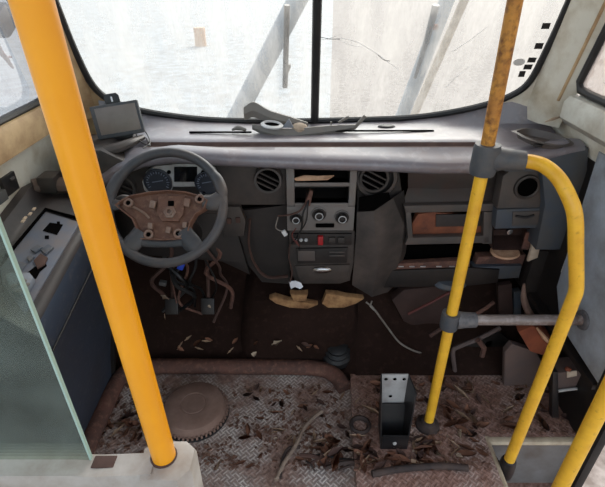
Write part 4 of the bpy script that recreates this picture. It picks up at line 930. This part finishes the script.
def zone(n, box, z, kind, lb, cat, grp, avoid=(), smin=.6, smax=1.2):
    k = 0; t = 0
    while k < n and t < 4000:
        t += 1
        px, py = rng.uniform(box[0], box[2]), rng.uniform(box[1], box[3]); p = at(px, py, z=z)
        if p.x > .72 and p.y < 1.17: continue
        if p.x < -.86 and p.y > .9 and z < 0: continue
        if any(abs(p.x-ax_) < r_ and abs(p.y-ay_) < r_ for ax_, ay_, r_ in avoid): continue
        p.z = z + .006
        drop(kind, p, rng.uniform(0, 2*PI), rng.uniform(smin, smax), lb, cat, grp); k += 1
AV = [(-.467, 1.315, .17), (.356, 1.16, .075), (PX, PY, .06), (.165, 1.6, .1), (.21, 1.2, .04), (.21, 1.35, .04)]
zone(46, (205, 388, 345, 468), ZD, 'leaf', 'small dry leaf on the bare tread plate of the driver floor', 'leaf', 'dry leaves on the driver floor', AV, .6, 1.1)
zone(34, (88, 395, 150, 440), ZD, 'leaf', 'dry leaf in the drift between blue panel and thick yellow pole', 'leaf', 'dry leaves by the blue panel', AV, .7, 1.3)
zone(56, (355, 382, 480, 466), 0, 'leaf', 'dry leaf around the black bracket and floor pole', 'leaf', 'dry leaves on the platform', AV, .8, 1.4)
zone(34, (436, 380, 572, 428), 0, 'leaf', 'dry leaf on the platform near the step edge', 'leaf', 'dry leaves by the step edge', [(.774, 1.04, .05)], .8, 1.4)
zone(40, (322, 436, 430, 468), 0.004, 'leaf', 'dry leaf in the heap by the dark hose at the bottom edge', 'leaf', 'dry leaves by the dark hose', AV, .8, 1.4)
zone(16, (340, 430, 470, 466), 0, 'shard', 'pale flake among the leaves around the black bracket', 'fragment', 'pale flakes around the black bracket', AV, .5, 1.0)
zone(6, (245, 395, 340, 460), ZD, 'shard', 'pale flake on the bare tread plate of the driver floor', 'fragment', 'pale flakes on the driver floor', AV, .4, .7)
for px, py, rz, sc, lb in ((231, 350, .9, .9, 'short pale scrap on the toe board left of the long white scrap'), (277, 342, .5, 1.2, 'long white scrap lying on the toe board below the centre stack'), (255, 353, .9, 1.1, 'thin tan stick-like scrap between two pale scraps on the toe board'),
                           (181, 345, 1.0, 1.1, 'tan scrap on the toe board beside the thick yellow pole'), (166, 297, -.6, .9, 'small white scrap in the wiring under the steering wheel'), (166, 316, 1.5, .6, 'tiny white scrap under the wiring below the steering wheel'), (210, 306, -1.0, .6, 'tiny pale scrap on the dark firewall right of the wiring'),
                           (398, 446, .6, 1.1, 'pinkish pale scrap at the foot of the black bracket'), (357, 402, .9, .8, 'tan scrap left of the black bracket beside the floor edge')):
    p = at(px, py, y=1.575) if py < 360 else at(px, py, z=.0)
    if py < 360: p = p + V(0, 0, .0)
    o = drop('shard', p + V(0, -.012 if py < 360 else 0, .008), rz, sc, lb, 'scrap', None, tilt=((1.0 if py < 360 else .1), 0, 0))
    o.rotation_euler = (1.0, -rz, 0) if py < 360 else (.1, 0, rz)
for k in range(12):
    px, py = rng.uniform(150, 330), rng.uniform(336, 356); p = at(px, py, y=1.575)
    o = drop('leaf', p + V(0, -.01, .006), 0, rng.uniform(.6, 1.1), 'dry brown leaf caught on the toe board behind the rusty rail', 'leaf', 'dry leaves behind the rusty rail'); o.rotation_euler = (.8, rng.uniform(-1, 1), 0)
# fine crumbs nobody could count
def crumbs(name, n, box, z, lb, avoid=()):
    m = MB(); k = 0
    while k < n:
        px, py = rng.uniform(box[0], box[2]), rng.uniform(box[1], box[3]); p = at(px, py, z=z)
        if (p.x > .72 and p.y < 1.17) or (p.x < -.85 and z < 0): continue
        if noise.noise((p.x*7, p.y*7, 3)) < rng.uniform(-.45, .35): continue
        if any(abs(p.x-a) < r and abs(p.y-b) < r for a, b, r in avoid): k += 1; continue
        s = rng.uniform(.003, .011); R_ = rot('Z', rng.uniform(0, 360)) @ rot('X', rng.uniform(-30, 30))
        m.box(p + V(0, 0, s*.25), (s*rng.uniform(1, 2.2), s, s*.5), R_); k += 1
    o = m.build(name, 'litter', smooth=False); o['kind'] = 'stuff'; tag(o, lb, 'litter'); return o
crumbs('leaf_litter', 900, (85, 385, 345, 470), ZD, 'brown leaf crumbs scattered over the driver floor', [(-.467, 1.315, .15)])
crumbs('leaf_litter', 900, (355, 378, 575, 470), 0, 'brown leaf crumbs scattered over the platform by the step', [(.356, 1.16, .06)])
